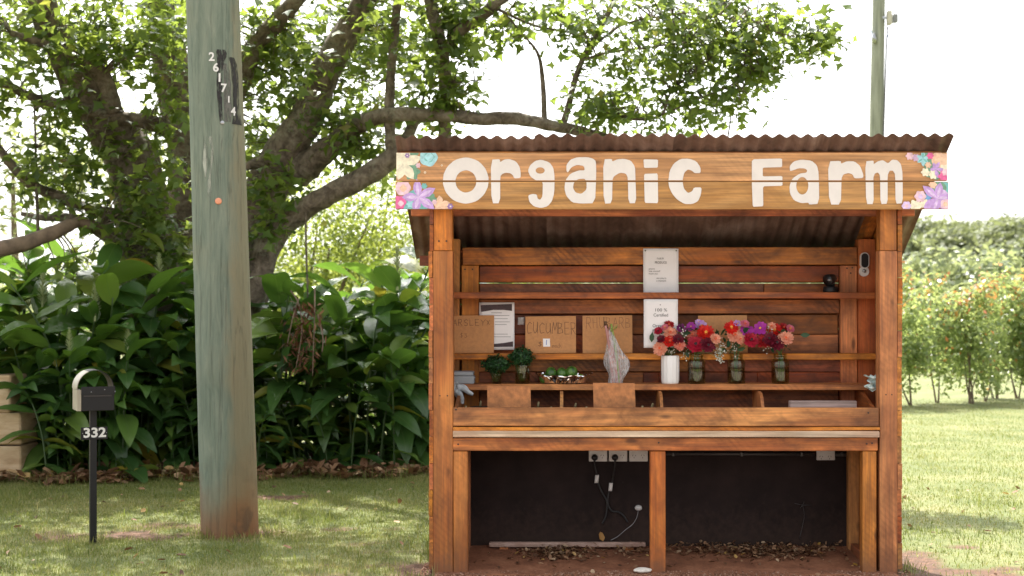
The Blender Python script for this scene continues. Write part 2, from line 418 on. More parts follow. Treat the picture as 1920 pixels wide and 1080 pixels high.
# grass blades
M['grass'] = leafmat('grass_blade', [(0, (.060, .096, .016)), (.38, (.128, .156, .030)), (.66, (.225, .210, .064)), (1, (.40, .32, .16))], (.34, .40, .09), .38, .55)
def grass(name, n, xr, yr, hmin, hmax, wdt, cond, label=None):
    x = rng.uniform(*xr, n); y = rng.uniform(*yr, n)
    b = bare(x, y); tuft = .5 + .5 * vnoise(x, y, 9.0, 21)
    keep = (rng.random(n) > b * 1.15) & (rng.random(n) < .45 + .7 * tuft) & cond(x, y)
    x, y, b = x[keep], y[keep], b[keep]; n = len(x)
    z = gz(x, y) - .004 + .010 * vnoise(x, y, 2.2, 9) * np.exp(-((x / 9) ** 2 + (y / 12) ** 2))
    hh = (hmin + (hmax - hmin) * rng.random(n) ** 1.6) * (1 + .5 * np.maximum(0, vnoise(x, y, 4.0, 31)))
    a = rng.random(n) * 6.283; tilt = rng.normal(size=n) * .55
    dx, dy = np.cos(a), np.sin(a)
    base = np.stack([x, y, z], 1); side = np.stack([-dy, dx, 0 * x], 1) * (wdt * (.6 + .8 * rng.random(n)))[:, None]
    mid = base + np.stack([dx * np.sin(tilt) * hh * .45, dy * np.sin(tilt) * hh * .45, hh * .6], 1)
    tip = base + np.stack([dx * np.sin(tilt) * hh * 1.1, dy * np.sin(tilt) * hh * 1.1, hh * np.cos(tilt * .8)], 1)
    V = np.stack([base - side, base + side, mid + side * .7, tip, mid - side * .7], 1).reshape(-1, 3)
    me = bpy.data.meshes.new(name)
    me.vertices.add(len(V)); me.vertices.foreach_set('co', V.astype(np.float32).ravel())
    o5 = np.arange(n) * 5
    L = np.stack([o5, o5 + 1, o5 + 2, o5 + 4, o5 + 4, o5 + 2, o5 + 3], 1).reshape(-1)
    T = np.tile([4, 3], n); S_ = np.concatenate([[0], np.cumsum(T)[:-1]])
    me.loops.add(len(L)); me.loops.foreach_set('vertex_index', L.astype(np.int32))
    me.polygons.add(len(T)); me.polygons.foreach_set('loop_start', S_.astype(np.int32)); me.polygons.foreach_set('loop_total', T.astype(np.int32))
    me.update(calc_edges=True)
    val = np.clip(.42 + .22 * vnoise(x, y, 2.6, 40) + .27 * rng.normal(size=n) + .35 * b, 0, 1)
    at = me.attributes.new('rnd', 'FLOAT', 'POINT'); at.data.foreach_set('value', np.repeat(val, 5).astype(np.float32))
    me.materials.append(M['grass'])
    o = link(bpy.data.objects.new(name, me)); o['kind'] = 'stuff'
    return o
_p = GP(432, 1008); pole_xy = (_p.x, _p.y + .18); _m = GP(177, 1019); mail_xy = (_m.x, _m.y + .02)
nostall = lambda x, y: ~((x > -.72) & (x < 1.93) & (y > -.1) & (y < .72))
g1 = grass('verge_grass', 300000, (-5.4, -.4), (-.6, 5.0), .010, .036, .0017, nostall)
tag(g1, 'short patchy green lawn grass on the shaded verge', 'grass')
g2 = grass('lawn_grass', 330000, (1.4, 9.0), (-.6, 15), .010, .036, .0022, lambda x, y: nostall(x, y) & (x < .37 * (y + D) + .5) & (rng.random(len(x)) < np.clip(1.25 - y / 14, .2, 1)))
tag(g2, 'sunlit mown lawn grass between the stall and the shrubs', 'grass')
g4 = grass('lawn_weed', 5200, (-5.4, 5.0), (-.4, 6.0), .03, .085, .0042, lambda x, y: nostall(x, y) & (vnoise(x, y, 7.0, 61) > .45) & ((x < -.4) | (x > 1.9)))
tag(g4, 'coarser weedy tufts standing out of the lawn', 'weeds')
g5 = grass('post_foot_grass', 60000, (-3.6, 2.4), (-.25, 1.7), .03, .09, .0024, lambda x, y: ((np.hypot(x - pole_xy[0], y - pole_xy[1]) < .30) | (np.hypot(x - mail_xy[0], y - mail_xy[1]) < .10) | ((np.abs(x + .72) < .07) & (y < .7) & (y > -.1)) | ((np.abs(x - 1.95) < .08) & (y < .7) & (y > -.1))) & (rng.random(len(x)) < .55))
tag(g5, 'longer grass left uncut round the posts and poles', 'grass')
g3 = grass('hedge_foot_grass', 9000, (-5.4, -.8), (3.6, 4.9), .05, .12, .003, lambda x, y: np.abs(y - hedge_edge(x)) < .22)
tag(g3, 'longer tufts of grass along the foot of the ginger hedge', 'grass')

# loose leaf litter and gravel
M['litter'] = leafmat('dry_leaf', [(0, (.06, .026, .013)), (.4, (.17, .085, .042)), (.75, (.31, .175, .095)), (.93, (.50, .36, .23)), (1, (.50, .30, .06))], (.3, .16, .06), .15, .7)
LIT = ([(0, 0, 0), (.28, .3, .10), (.20, .8, .14), (0, 1, .05), (-.22, .75, .16), (-.26, .3, .08), (0, .5, -.02)], [(0, 1, 6), (1, 2, 6), (2, 3, 6), (3, 4, 6), (4, 5, 6), (5, 0, 6)])
def litter(name, pts, smin, smax, label, hlift=.03, gold=0.0):
    n = len(pts); nr = rng.normal(size=(n, 3)) * .38 + np.array([0, 0, 1.0])
    pts = np.array(pts, float); pts[:, 2] += rng.random(n) ** 2 * hlift + .004
    o = scatter(name, pts, rotmats(nr, rng.random(n) * 6.3), rng.uniform(smin, smax, n), *LIT, M['litter'], None)
    return tag(o, label, 'leaf litter')
n = 2600; x = rng.uniform(-5.4, -.5, n); y = hedge_edge(x) + np.abs(rng.normal(size=n)) * .42 - .16
litter('hedge_leaf_litter', np.stack([x, y, 0 * x], 1), .05, .15, 'brown dry leaves lying along the foot of the ginger hedge', .07)
def pile(cx, cy, rx, ry, n):
    x = cx + rng.normal(size=n) * rx; y = np.clip(cy + rng.normal(size=n) * ry, .0, .53)
    x = np.clip(x, -.45, 1.66); return [(a, b, earthz(a, b)) for a, b in zip(x, y)]
litter('stall_leaf_litter', pile(.02, .36, .13, .06, 320) + pile(1.0, .44, .30, .05, 420) + pile(1.25, .36, .16, .07, 240) + pile(1.55, .46, .10, .05, 60) + pile(.45, .40, .08, .06, 40) + pile(.6, .2, .7, .12, 60), .018, .044, 'small dry brown leaves blown into heaps under the counter', .028)
n = 170; x = rng.uniform(-4.6, 4.2, n); y = rng.uniform(-.2, 3.8, n); ok = nostall(x, y)
litter('fallen_leaf', np.stack([x, y, 0 * x + .012], 1)[ok], .03, .07, 'scattered dry leaves fallen on the lawn', .01)['kind'] = 'stuff'
# reddish gravel along the front edge of the earth floor
M['gravel'] = leafmat('red_gravel', [(0, (.10, .04, .02)), (.6, (.22, .10, .055)), (1, (.38, .24, .17))], (.2, .1, .05), 0.0, .9)
PEB = ([(1, 0, -.2), (.3, .95, -.1), (-.8, .6, -.2), (-.8, -.6, -.1), (.3, -.95, -.2), (0, 0, .8)], [(0, 1, 5), (1, 2, 5), (2, 3, 5), (3, 4, 5), (4, 0, 5)])
n = 5200; x = rng.uniform(-.75, 1.95, n); y = -.06 + rng.normal(size=n) * .07
y = np.where((x < -.66) | (x > 1.86), y + rng.random(n) * .3, np.minimum(y, .03))
pts = np.stack([x, y, .002 + 0 * x], 1)
tag(scatter('gravel', pts, rotmats(rng.normal(size=(n, 3)) * .25 + np.array([0, 0, 1.]), rng.random(n) * 6.3), .003 + .007 * rng.random(n) ** 2, *PEB, M['gravel']), 'fine reddish gravel along the front of the stall', 'gravel')

# odd things on the ground
def rock(name, c, r, mat, label, cat='stone', seed=0, flat=.7):
    bm = bmesh.new(); bmesh.ops.create_icosphere(bm, subdivisions=3, radius=1)
    for v in bm.verts:
        f = 1 + .16 * noise.noise(v.co * 1.4 + Vector((seed, 0, 0))) + .05 * noise.noise(v.co * 5 + Vector((0, seed, 0)))
        v.co = Vector((v.co.x * r[0] * f, v.co.y * r[1] * f, v.co.z * r[2] * f)) + Vector(c)
    return tag(frombm(name, bm, mat, None, True), label, cat)
M['wstone'] = plain('white_stone', (.72, .68, .60), .8, .15, 40, bump=.4); M['ostone'] = plain('ochre_rock', (.28, .18, .09), .85, .35, 14, bump=.6, bdist=.01)
g = P(1204, 1067, .0); rock('flat_stone', (g.x, -.02, .018), (.050, .035, .014), M['wstone'], 'flat white stone lying against the middle leg', seed=4)
g = GP(62, 893); rock('boulder', (g.x, g.y + .12, .08), (.13, .12, .12), M['ostone'], 'round ochre boulder beside the sandstone wall', 'boulder', seed=9)
g = P(1063, 1021, YB - .09)
fp = box('floor_batten', None, X(917, YB - .09), X(1210, YB - .09), YB - .115, YB - .075, earthz(0, YB - .09) + .012, earthz(0, YB - .09) + .040, wood('grey_batten', 'x', (.26, .17, .13), (.46, .33, .26), (.58, .45, .37), blotch=.15), .004)
tag(fp, 'long pale grey batten on the earth floor below the outlets', 'timber')
for px in (945, 1180):
    b0 = box('floor_block', None, X(px - 8, YB - .09), X(px + 8, YB - .09), YB - .112, YB - .078, earthz(0, YB - .1) - .03, earthz(0, YB - .09) + .0115, M['wx'], .003); tag(b0, 'timber block under the long pale batten', 'block', 'blocks under the floor batten')
lf = scatter('yellow_leaf', np.array([[X(1131, YB - .1), YB - .1, earthz(0, YB - .1) + .045]]), rotmats(np.array([[0, -1., .4]]), np.array([.3])), np.array([.06]), *LIT, leafmat('ochre_leaf', [(0, (.35, .17, .03)), (1, (.45, .22, .05))], (.4, .2, .04), .2), None, kind=None)
tag(lf, 'curled ochre leaf leaning on the pale floor batten', 'leaf')
# ------------------------------------------------------------------ the roadside stall
XL0, XL1 = X(812, 0), X(849, 0)          # left front post
XR0, XR1 = X(1649.5, 0), X(1683, 0)      # right front post
CLT = 0.021
YB = 0.58                                # back wall face
SLOPE = 0.53
RY0, RZ0 = -0.15, Z(256, -0.15)          # front edge of the roof
def roofz(y): return RZ0 - SLOPE * (y - RY0)

stall = root('farm_stall', ((XL0 + XR1) / 2, 0.3, 0.0), 'open timber farm stall with shelves and a rusty corrugated roof', 'stall')
def sb(name, *a, **k):
    k.setdefault('warp', .0022); return box(name, stall, *a, **k)

for x0, x1 in ((XL0, XL1), (XR0, XR1)):
    zt = Z(470, 0)
    sb('post', x0, x1, 0.0, 0.10, -0.05, zt - .001, M['wz'])
    sb('post_top', x0 + .003, x1 - .004, 0.004, 0.10, zt + .001, roofz(.1) - .012, M['wz'])
# rear posts
for x0, x1 in ((XL0, XL1), (XR0, XR1)):
    sb('post', x0, x1, YB - .04, YB + .06, -0.05, roofz(YB + .06) - .1, M['wz'])
# side cladding, board by board, the top ones cut to the roof slope
for x0, x1 in ((XL0 - CLT - .001, XL0 - .001), (XR1 + .001, XR1 + CLT + .004)):
    z = 0.02; hb = 0.146
    while z < 2.15:
        dx = rnd.uniform(-.003, .003)
        y0, y1 = 0.0, YB + .07
        prof = [(y0, z), (y1, z)]
        zt = z + hb - .003
        r0, r1 = roofz(y0) - .03, roofz(y1) - .03
        if z >= r0 - .02: break
        if z >= r1:
            y1 = RY0 + (RZ0 - .03 - z) / SLOPE; prof = [(y0, z), (y1, z)]
            if zt >= r0: prof += [(y0, r0)]
            else: prof += [(RY0 + (RZ0 - .03 - zt) / SLOPE, zt), (y0, zt)]
        elif zt > r1:
            prof += [(y1, r1)]
            if zt >= r0: prof += [(y0, r0)]
            else: prof += [(RY0 + (RZ0 - .03 - zt) / SLOPE, zt), (y0, zt)]
        else: prof += [(y1, zt), (y0, zt)]
        prism_x('side_board', stall, prof, x0 + dx, x1 + dx, M['wy'])
        z += hb
# header, rafters, back purlin
hx0, hx1 = X(740, RY0) + .02, X(1788, RY0) - .03
sb('header_beam', -.81, 2.0, .104, .150, Z(405, .104), roofz(.15) - .012, M['wx'])
sb('fascia_batten', hx0 + .0, hx1 - .01, -.045, -.004, Z(284.0, -.045) - .07, Z(284.0, -.045), M['wx'])
for x0 in (XL0 + .012, XR1 - .057):
    bar('rafter', stall, (x0 + .0225, .154, roofz(.154) - .062), (x0 + .0225, .895, roofz(.895) - .062), .045, .085, M['wy'])
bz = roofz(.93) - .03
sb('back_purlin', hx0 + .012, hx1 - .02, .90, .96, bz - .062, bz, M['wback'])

# added behind the back wall to keep light out: soffit and gable boards
sb('light_block_soffit', XL0 + .002, XR1 - .002, YB + .034, .898, Z(464, YB) - .030, Z(464, YB) - .014, M['wback'])
for x0 in (XL0 - CLT - .001, XR1 + .001):
    prism_x('light_block_gable', stall, [(YB + .072, Z(464, YB) - .03), (.955, Z(464, YB) - .03), (.955, roofz(.955) - .012), (YB + .072, roofz(YB + .072) - .012)], x0, x0 + CLT, M['wy'])

# back wall: studs and boards
def zb(py): return Z(py, YB)
def xb(px): return X(px, YB)
for p0, p1 in ((866, 898), (1575, 1606)):
    sb('stud', xb(p0), xb(p1), YB - .015, YB + .03, 0.78, zb(498), M['wz'])
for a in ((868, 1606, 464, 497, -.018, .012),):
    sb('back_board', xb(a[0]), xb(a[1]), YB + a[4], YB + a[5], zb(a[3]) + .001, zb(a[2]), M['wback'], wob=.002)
rows = [(498.5, 529.2, .012), (531.6, 560, .034), (562, 588, -.006), (590, 626.5, .036), (628, 664, .034), (674, 697, .0), (698, 724, .012), (732, 768, .03)]
for p0, p1, dy in rows:
    cuts = [899, 1574]
    if p0 in (590, 628): cuts = [899, 1143 + (p0 - 590), 1574]
    if p0 == 698: cuts = [868, 1010, 1206, 1236, 1420, 1608]
    if p0 == 674: cuts = [868, 1290, 1606]
    if p0 == 531.6: cuts = [899, 1434, 1574]
    for c0, c1 in zip(cuts[:-1], cuts[1:]):
        j = rnd.uniform(-.002, .002)
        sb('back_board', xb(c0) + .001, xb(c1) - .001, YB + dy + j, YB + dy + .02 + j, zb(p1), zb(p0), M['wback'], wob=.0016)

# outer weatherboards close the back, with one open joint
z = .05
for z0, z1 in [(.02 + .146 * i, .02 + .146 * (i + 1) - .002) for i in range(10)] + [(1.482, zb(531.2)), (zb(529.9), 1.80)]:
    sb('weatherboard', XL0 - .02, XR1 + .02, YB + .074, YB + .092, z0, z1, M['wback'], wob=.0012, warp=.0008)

# shelves
def shelf(p0, p1, x0, x1, yf, yb, mat='wx'):
    sb('shelf', X(x0, yf), X(x1, yf), yf, yb, Z(p1, yf), Z(p0, yf), M[mat])
S1Y, S2Y, S3Y = .43, .45, .36
shelf(548, 560, 846, 1641, S1Y, YB - .02)
shelf(663, 674.5, 846, 1643, S2Y, YB - .02)
shelf(720.5, 731.5, 852, 1626, S3Y, YB - .02)
S1Z, S2Z, S3Z = Z(548, S1Y), Z(663, S2Y), Z(720.5, S3Y)

# counter, bins, apron, legs
xi0, xi1 = XL1 + .002, XR0 - .002
zt0 = Z(808, 0)
sb('counter_edge', xi0, xi1 - .004, -.022, .03, Z(820, -.022), Z(808.5, -.022), M['pale'], wob=.001)
sb('counter_top', xi0, xi1, .031, YB - .02, Z(820, 0), Z(809, 0), M['wx'])
sb('bin_lip', xi0, xi1 + .001, -.012, .04, Z(807.5, -.012), Z(800.8, -.012), M['wx'], wob=.0015, warp=.0035)
sb('bin_front', xi0, xi1 - .003, -.003, .022, Z(799, 0), Z(764.5, 0), M['wx'], wob=.001)
sb('bin_floor', xi0, xi1, .042, YB - .02, Z(807, 0), Z(804, 0), M['wback'])
sb('apron', xi0, xi1 - .008, .0, .035, Z(845.5, 0), Z(821, 0), M['wx'], wob=.001)
zf = Z(804, 0) + .002
zs = S3Z - .040
for px in (1053, 1238, 1425):
    x0 = X(px, .3)
    prof = [(YB - .03, zs), (.33, zs), (.27, zs - .006), (.225, zs - .03), (.195, zs - .07), (.17, zs - .12), (.165, zf), (YB - .03, zf)]
    prism_x('bin_divider', stall, prof, x0 - .009, x0 + .009, M['wz'])
for x0 in (xi0 + .001, xi1 - .019):
    prof = [(YB - .03, zs), (.40, zs), (.10, zs - .075), (.055, zs - .088), (.026, zs - .10), (.026, zf), (YB - .03, zf)]
    prism_x('bin_end', stall, prof, x0, x0 + .018, M['wy'])
for p0, p1 in ((849.5, 877), (1219, 1248), (1617, 1643.5)):
    sb('leg', X(p0, .004) + .001, X(p1, .004), .004, .085, -.03, Z(846.2, .004), M['wz'], bev=.004)
for x0, x1 in ((X(877, .0) - .08, X(877, .0) - .015), (X(1617, 0) + .022, X(1617, 0) + .085)):
    sb('leg', x0, x1, YB - .11, YB - .045, -.02, Z(846.2, 0), M['wz'])
    sb('bottom_rail', x0 + .01, x0 + .05, .09, YB - .115, .02, .085, M['wy'])
for x0 in (XL1 - .02, XR0 + .0):
    sb('side_panel', x0, x0 + .014, .105, YB - .05, .10, .73, M['wy'])
sb('back_panel', XL1 - .04, XR0 + .04, YB - .032, YB - .02, .0, .745, M['black'])

# nails in posts, apron and rail
def nail(px, py, y, r=.005):
    c = P(px, py, y)
    V, Fc = lathe_geo([(0, 0), (r, 0), (r, .002), (0, .003)], 8)
    V = [(c.x + a, c.y - cc, c.z + b) for a, b, cc in V]
    mk('nail', V, Fc, M['nail'], stall)
for px, py in ((825, 742), (839, 742), (823, 452), (837, 452), (1661, 740), (1672, 740)): nail(px, py, .002)
for px, py in ((855, 768), (1628, 774), (859, 833), (1625, 832), (1635, 831), (1235, 830)): nail(px, py, -.0035)
for px, py in ((872, 505), (886, 505), (1588, 503), (1598, 502), (1595, 512)): nail(px, py, YB - .016)

# corrugated roof: four overlapping sheets
RW0, RW1 = X(740, RY0), X(1788, RY0)
pitch, amp = 0.0762, 0.0095
k = NT('rusty_corrugated_iron')
v = k.coord('Object'); n1 = k.noise(v, 3.0, 6, .65, .5); n2 = k.noise(k.coord('Object', (30, 2.0, 2.0)), 1.5, 5, .6)
c = k.ramp(n1, [(.28, (.065, .040, .031)), (.48, (.17, .105, .080)), (.62, (.25, .175, .145)), (.78, (.33, .27, .24))])
c = k.mix(k.rng(n2, .5, .7, 0, .5), c, (.09, .055, .040))
M['iron'] = k.done(k.principled(c, k.rng(n1, .3, .7, .75, .5), k.bump(n1, .2, .002), Metallic=.15))
RY1 = 1.03
ns = 4; seg = 10
cover = (RW1 - RW0) / ns
for i in range(ns):
    a0 = RW0 + i * cover; a1 = a0 + cover + (pitch * .8 if i < ns - 1 else 0)
    n = int((a1 - a0) / pitch * seg)
    V = []; Fc = []
    dz0 = (i % 2) * .0025; ln = rnd.uniform(-.008, .008)
    for layer in (0, 1):
        for r_ in (0, 1):
            y = RY0 + ln if r_ == 0 else RY1
            for q in range(n + 1):
                x = a0 + (a1 - a0) * q / n
                zz = roofz(y) + amp * math.sin((x - RW0) / pitch * 2 * math.pi) + dz0 + layer * .0014 + .006 * noise.noise(Vector((x * 1.7, y, 3)))
                V.append((x, y, zz))
    m1 = n + 1
    for q in range(n):
        Fc.append((q, q + 1, m1 + q + 1, m1 + q)[::-1]); b = 2 * m1
        Fc.append((b + q, b + q + 1, b + m1 + q + 1, b + m1 + q))
        Fc.append((q, q + 1, b + q + 1, b + q)); Fc.append((m1 + q, m1 + q + 1, b + m1 + q + 1, b + m1 + q)[::-1])
    Fc.append((0, m1, 3 * m1, 2 * m1)); Fc.append((n, m1 + n, 3 * m1 + n, 2 * m1 + n)[::-1])
    mk('roof_sheet', V, Fc, M['iron'], stall, smooth=False)

# ------------------------------------------------------------------ painted sign
SY = -0.050
def sx(px): return X(px, SY - .02)
def sz(py): return Z(py, SY - .02)
sign = root('painted_sign', P(1260, 392, SY), 'wide timber sign with white lettering and painted flowers fixed below the roof edge', 'sign')
box('sign_board', sign, sx(743), sx(1776), SY - .02, SY, sz(339.3), sz(286), M['sign'], bev=.0025)
box('sign_board', sign, sx(741.5), sx(1778), SY - .0215, SY, sz(392.5), sz(340.5), M['sign'], bev=.0025)
TOPB = (sx(743) + .001, sx(1776) - .001, sz(339.3) + .0035, sz(286) - .002)
LOWB = (sx(741.5) + .001, sx(1778) - .001, sz(392.5) + .002, sz(340.5) - .0035)
def chaikin(p, q=.18):
    out = []
    for i in range(len(p)):
        a, b = p[i], p[(i + 1) % len(p)]
        out += [(a[0] + (b[0] - a[0]) * q, a[1] + (b[1] - a[1]) * q), (a[0] + (b[0] - a[0]) * (1 - q), a[1] + (b[1] - a[1]) * (1 - q))]
    return out
def fill2d(loops):
    """closed loops of (x,z) with holes -> flat triangles"""
    cu = bpy.data.curves.new('tmp', 'CURVE'); cu.dimensions = '2D'; cu.fill_mode = 'BOTH'
    for lp in loops:
        s = cu.splines.new('POLY'); s.points.add(len(lp) - 1); s.use_cyclic_u = True
        for pt, (a, b) in zip(s.points, lp): pt.co = (a, b, 0, 1)
    ob = bpy.data.objects.new('tmp', cu); COL.objects.link(ob)
    dg = bpy.context.evaluated_depsgraph_get(); dg.update()
    me = bpy.data.meshes.new_from_object(ob.evaluated_get(dg))
    V = [tuple(v.co) for v in me.vertices]; Fc = [list(p.vertices) for p in me.polygons]
    bpy.data.objects.remove(ob); bpy.data.curves.remove(cu); bpy.data.meshes.remove(me)
    return V, Fc
def clip_rect(V, Fc, rect):
    bm = bmesh.new(); vs = [bm.verts.new((a, 0, b)) for a, b in V]
    for f in Fc:
        try: bm.faces.new([vs[i] for i in f])
        except ValueError: pass
    for co, no in (((rect[0], 0, 0), (-1, 0, 0)), ((rect[1], 0, 0), (1, 0, 0)), ((0, 0, rect[2]), (0, 0, -1)), ((0, 0, rect[3]), (0, 0, 1))):
        bmesh.ops.bisect_plane(bm, geom=bm.verts[:] + bm.edges[:] + bm.faces[:], plane_co=co, plane_no=no, clear_outer=True, dist=1e-6)
    bm.verts.index_update()
    r = [(v.co.x, v.co.z) for v in bm.verts], [[v.index for v in f.verts] for f in bm.faces]
    bm.free(); return r
def on_sign(name, loops_px, mat, lift, thick=.0007):
    loops = [[(sx(a), sz(b)) for a, b in lp] for lp in loops_px]
    V2, F2 = fill2d(loops); V2 = [(v[0], v[1]) for v in V2]
    V = []; Fc = []
    for rect, y in ((TOPB, SY - .02), (LOWB, SY - .0215)):
        v, f = clip_rect(V2, F2, rect)
        if not f: continue
        b = len(V)
        V += [(p[0], y - lift, p[1]) for p in v]
        for q in f:                      # face the street (-Y)
            a, c, d = (Vector((v[i][0], 0, v[i][1])) for i in q[:3])
            nrm = (c - a).cross(d - a)
            Fc.append([b + i for i in (q if nrm.y < 0 else q[::-1])])
    if Fc: return mk(name, V, Fc, mat, sign)
def ell(cx, cy, rx, ry, n=36, wob=0.0):
    return [(cx + rx * math.cos(2 * math.pi * i / n) * (1 + wob * math.sin(i * 2.3 + cx)), cy + ry * math.sin(2 * math.pi * i / n) * (1 + wob * math.cos(i * 1.7 + cy))) for i in range(n)]
K1 = 1842 / 580.0
def za(p): return [(720 + a / K1, 220 + b / K1) for a, b in p]
def zc(p): return [(1260 + a / K1, 220 + b / K1) for a, b in p]
LET = [
 [za(ell(487, 377, 136, 137, 44, .006)), za(ell(488, 382, 62, 66, 30, .01))],
 [za(chaikin([(636,252),(690,249),(691,268),(715,252),(745,248),(785,262),(808,295),(814,330),(814,362),(775,364),(768,345),(752,333),(725,330),(705,337),(692,352),(692,512),(640,513)]))],
 [za(chaikin([(935,252),(985,268),(1008,300),(1016,350),(1014,450),(1000,500),(975,530),(935,541),(893,531),(866,505),(858,465),(885,456),(910,460),(915,485),(930,492),(944,470),(946,380),(905,376),(872,354),(857,318),(870,285),(900,260)])), za(ell(930, 317, 27, 19, 18))],
 [za(chaikin([(1086,320),(1086,283),(1110,252),(1150,238),(1210,237),(1245,246),(1262,262),(1264,330),(1257,512),(1170,514),(1120,507),(1085,468),(1074,425),(1080,375),(1110,335),(1160,316),(1196,316),(1190,290),(1150,283),(1115,298),(1095,330)])), za(chaikin([(1125,420),(1130,390),(1155,368),(1195,365),(1206,385),(1206,430),(1175,457),(1140,448)]))],
 [za(chaikin([(1305,250),(1358,248),(1358,264),(1390,250),(1430,247),(1470,258),(1495,295),(1497,360),(1502,512),(1455,512),(1452,360),(1440,335),(1405,330),(1368,352),(1360,375),(1358,512),(1308,515)]))],
 [za(chaikin([(1545,250),(1632,252),(1630,300),(1548,302)], .08)), za(chaikin([(1548,337),(1630,334),(1632,512),(1552,510)], .06))],
 [zc(chaikin([(-22,380),(-15,320),(10,275),(50,248),(100,246),(145,262),(170,300),(170,332),(135,333),(118,318),(95,310),(72,330),(62,380),(70,425),(95,452),(120,440),(130,418),(176,417),(172,460),(155,500),(120,517),(75,517),(30,490),(0,455),(-18,415)]))],
 [zc(chaikin([(475,250),(655,245),(655,297),(540,300),(540,352),(657,350),(657,408),(541,411),(543,530),(480,533),(475,400)], .07))],
 [zc(chaikin([(700,290),(725,262),(770,252),(830,258),(862,285),(873,330),(876,515),(815,520),(812,508),(770,512),(725,495),(702,455),(698,410),(715,365),(760,335),(800,330),(805,315),(790,305),(755,303),(715,318),(702,320)])), zc(ell(775, 408, 36, 52, 24))],
 [zc(chaikin([(928,262),(1005,260),(1005,277),(1040,262),(1085,262),(1120,290),(1138,340),(1138,362),(1085,364),(1075,340),(1050,332),(1020,340),(1008,365),(1005,520),(935,520)]))],
 [zc(chaikin([(1150,262),(1200,258),(1200,280),(1225,262),(1255,255),(1285,275),(1310,252),(1340,255),(1362,278),(1372,330),(1373,512),(1330,515),(1328,340),(1315,318),(1295,318),(1283,345),(1283,515),(1240,517),(1238,345),(1225,328),(1207,335),(1198,360),(1200,517),(1155,517)], .15))],
]
for lp in LET: on_sign('letter', lp, M['white'], .0032)
# painted flowers
def paint(name, col): M[name] = plain('sign_paint_' + name, col, .6, .22, 45); return M[name]
for nm, c in dict(cream=(.80, .76, .58), sky=(.36, .66, .72), teal=(.18, .48, .46), leafg=(.16, .33, .22), pinkp=(.78, .55, .62), hot=(.72, .14, .34), lilac=(.52, .34, .68), lilacl=(.66, .52, .78), peach=(.80, .54, .38), mauve=(.60, .42, .60), blu=(.16, .36, .62), dotp=(.30, .18, .42)).items(): paint(nm, c)
LAY = [0.0]
def lift(): LAY[0] += .00009; return .0004 + LAY[0]
K5 = 7.7135
def zl(p): return [(740 + a / K5, 270 + b / K5) for a, b in p]
def zr(p): return [(1660 + a / K5, 270 + b / K5) for a, b in p]
def petals(T, c, tips, wid, col):
    for tx, ty in tips:
        dx, dy = tx - c[0], ty - c[1]; L = math.hypot(dx, dy); ux, uy = dx / L, dy / L
        pts = []
        for t, ww in ((0, .08), (.25, .7), (.5, 1.0), (.75, .72), (1, 0), (.75, -.72), (.5, -1.0), (.25, -.7), (0, -.08)):
            pts.append((c[0] + dx * t - uy * ww * wid, c[1] + dy * t + ux * ww * wid))
        on_sign('painted_petal', [T(pts)], M[col], lift())
def blob(T, cx, cy, r, col, n=12, lob=.16):
    pts = [(cx + r * (1 + lob * math.cos(n / 2 * a)) * math.cos(a), cy + r * (1 + lob * math.cos(n / 2 * a)) * math.sin(a)) for a in [2 * math.pi * i / 48 for i in range(48)]]
    on_sign('painted_flower', [T(pts)], M[col], lift())
blob(zl, 140, 300, 175, 'leafg'); blob(zl, 250, 400, 110, 'leafg'); blob(zl, 300, 860, 190, 'teal', 8, .05); blob(zl, 520, 800, 80, 'leafg')
blob(zl, 280, 140, 60, 'leafg')
petals(zl, (120, 280), [(30, 90), (390, 190), (275, 510), (50, 520), (-60, 300), (190, 60)], 75, 'cream')
blob(zl, 490, 195, 128, 'sky', 10, .05); blob(zl, 500, 190, 70, 'teal', 10, .1); blob(zl, 500, 188, 60, 'sky', 8, .1)
blob(zl, 340, 310, 34, 'pinkp'); blob(zl, 120, 635, 112, 'pinkp', 12, .05); blob(zl, 125, 640, 50, 'peach', 8, .1)
blob(zl, 70, 845, 95, 'hot', 12, .08); blob(zl, 90, 860, 40, 'pinkp', 8, .1); blob(zl, 225, 870, 50, 'sky')
petals(zl, (345, 768), [(320, 505), (590, 640), (580, 940), (290, 990), (105, 770)], 66, 'lilac')
petals(zl, (345, 768), [(322, 560), (540, 665), (540, 900), (300, 940), (160, 770)], 26, 'lilacl')
petals(zl, (660, 880), [(645, 745), (800, 850), (780, 960), (600, 990), (560, 860)], 48, 'peach')
blob(zl, 182, 168, 32, 'dotp'); blob(zl, 182, 166, 11, 'white'); blob(zl, 805, 903, 40, 'dotp'); blob(zl, 808, 903, 13, 'white'); blob(zl, 440, 412, 16, 'cream'); blob(zl, 440, 412, 8, 'sign'); blob(zl, 682, 310, 13, 'cream'); blob(zl, 680, 310, 6, 'sign'); blob(zl, 575, 840, 34, 'pinkp')
blob(zl, 430, 610, 40, 'teal')
blob(zr, 700, 360, 150, 'leafg', 10, .1); blob(zr, 600, 200, 90, 'leafg', 8, .1); blob(zr, 770, 230, 110, 'peach', 6, .05); blob(zr, 850, 250, 110, 'peach', 6, .05); blob(zr, 850, 380, 80, 'cream')
blob(zr, 350, 175, 55, 'pinkp'); blob(zr, 440, 200, 50, 'mauve'); petals(zr, (540, 212), [(540, 90), (640, 190), (620, 290), (545, 330), (460, 270), (450, 170)], 28, 'sky'); petals(zr, (540, 212), [(540, 110), (610, 270), (470, 260)], 14, 'teal')
blob(zr, 645, 172, 48, 'hot'); blob(zr, 615, 305, 42, 'peach'); blob(zr, 575, 410, 58, 'cream'); blob(zr, 690, 445, 62, 'cream')
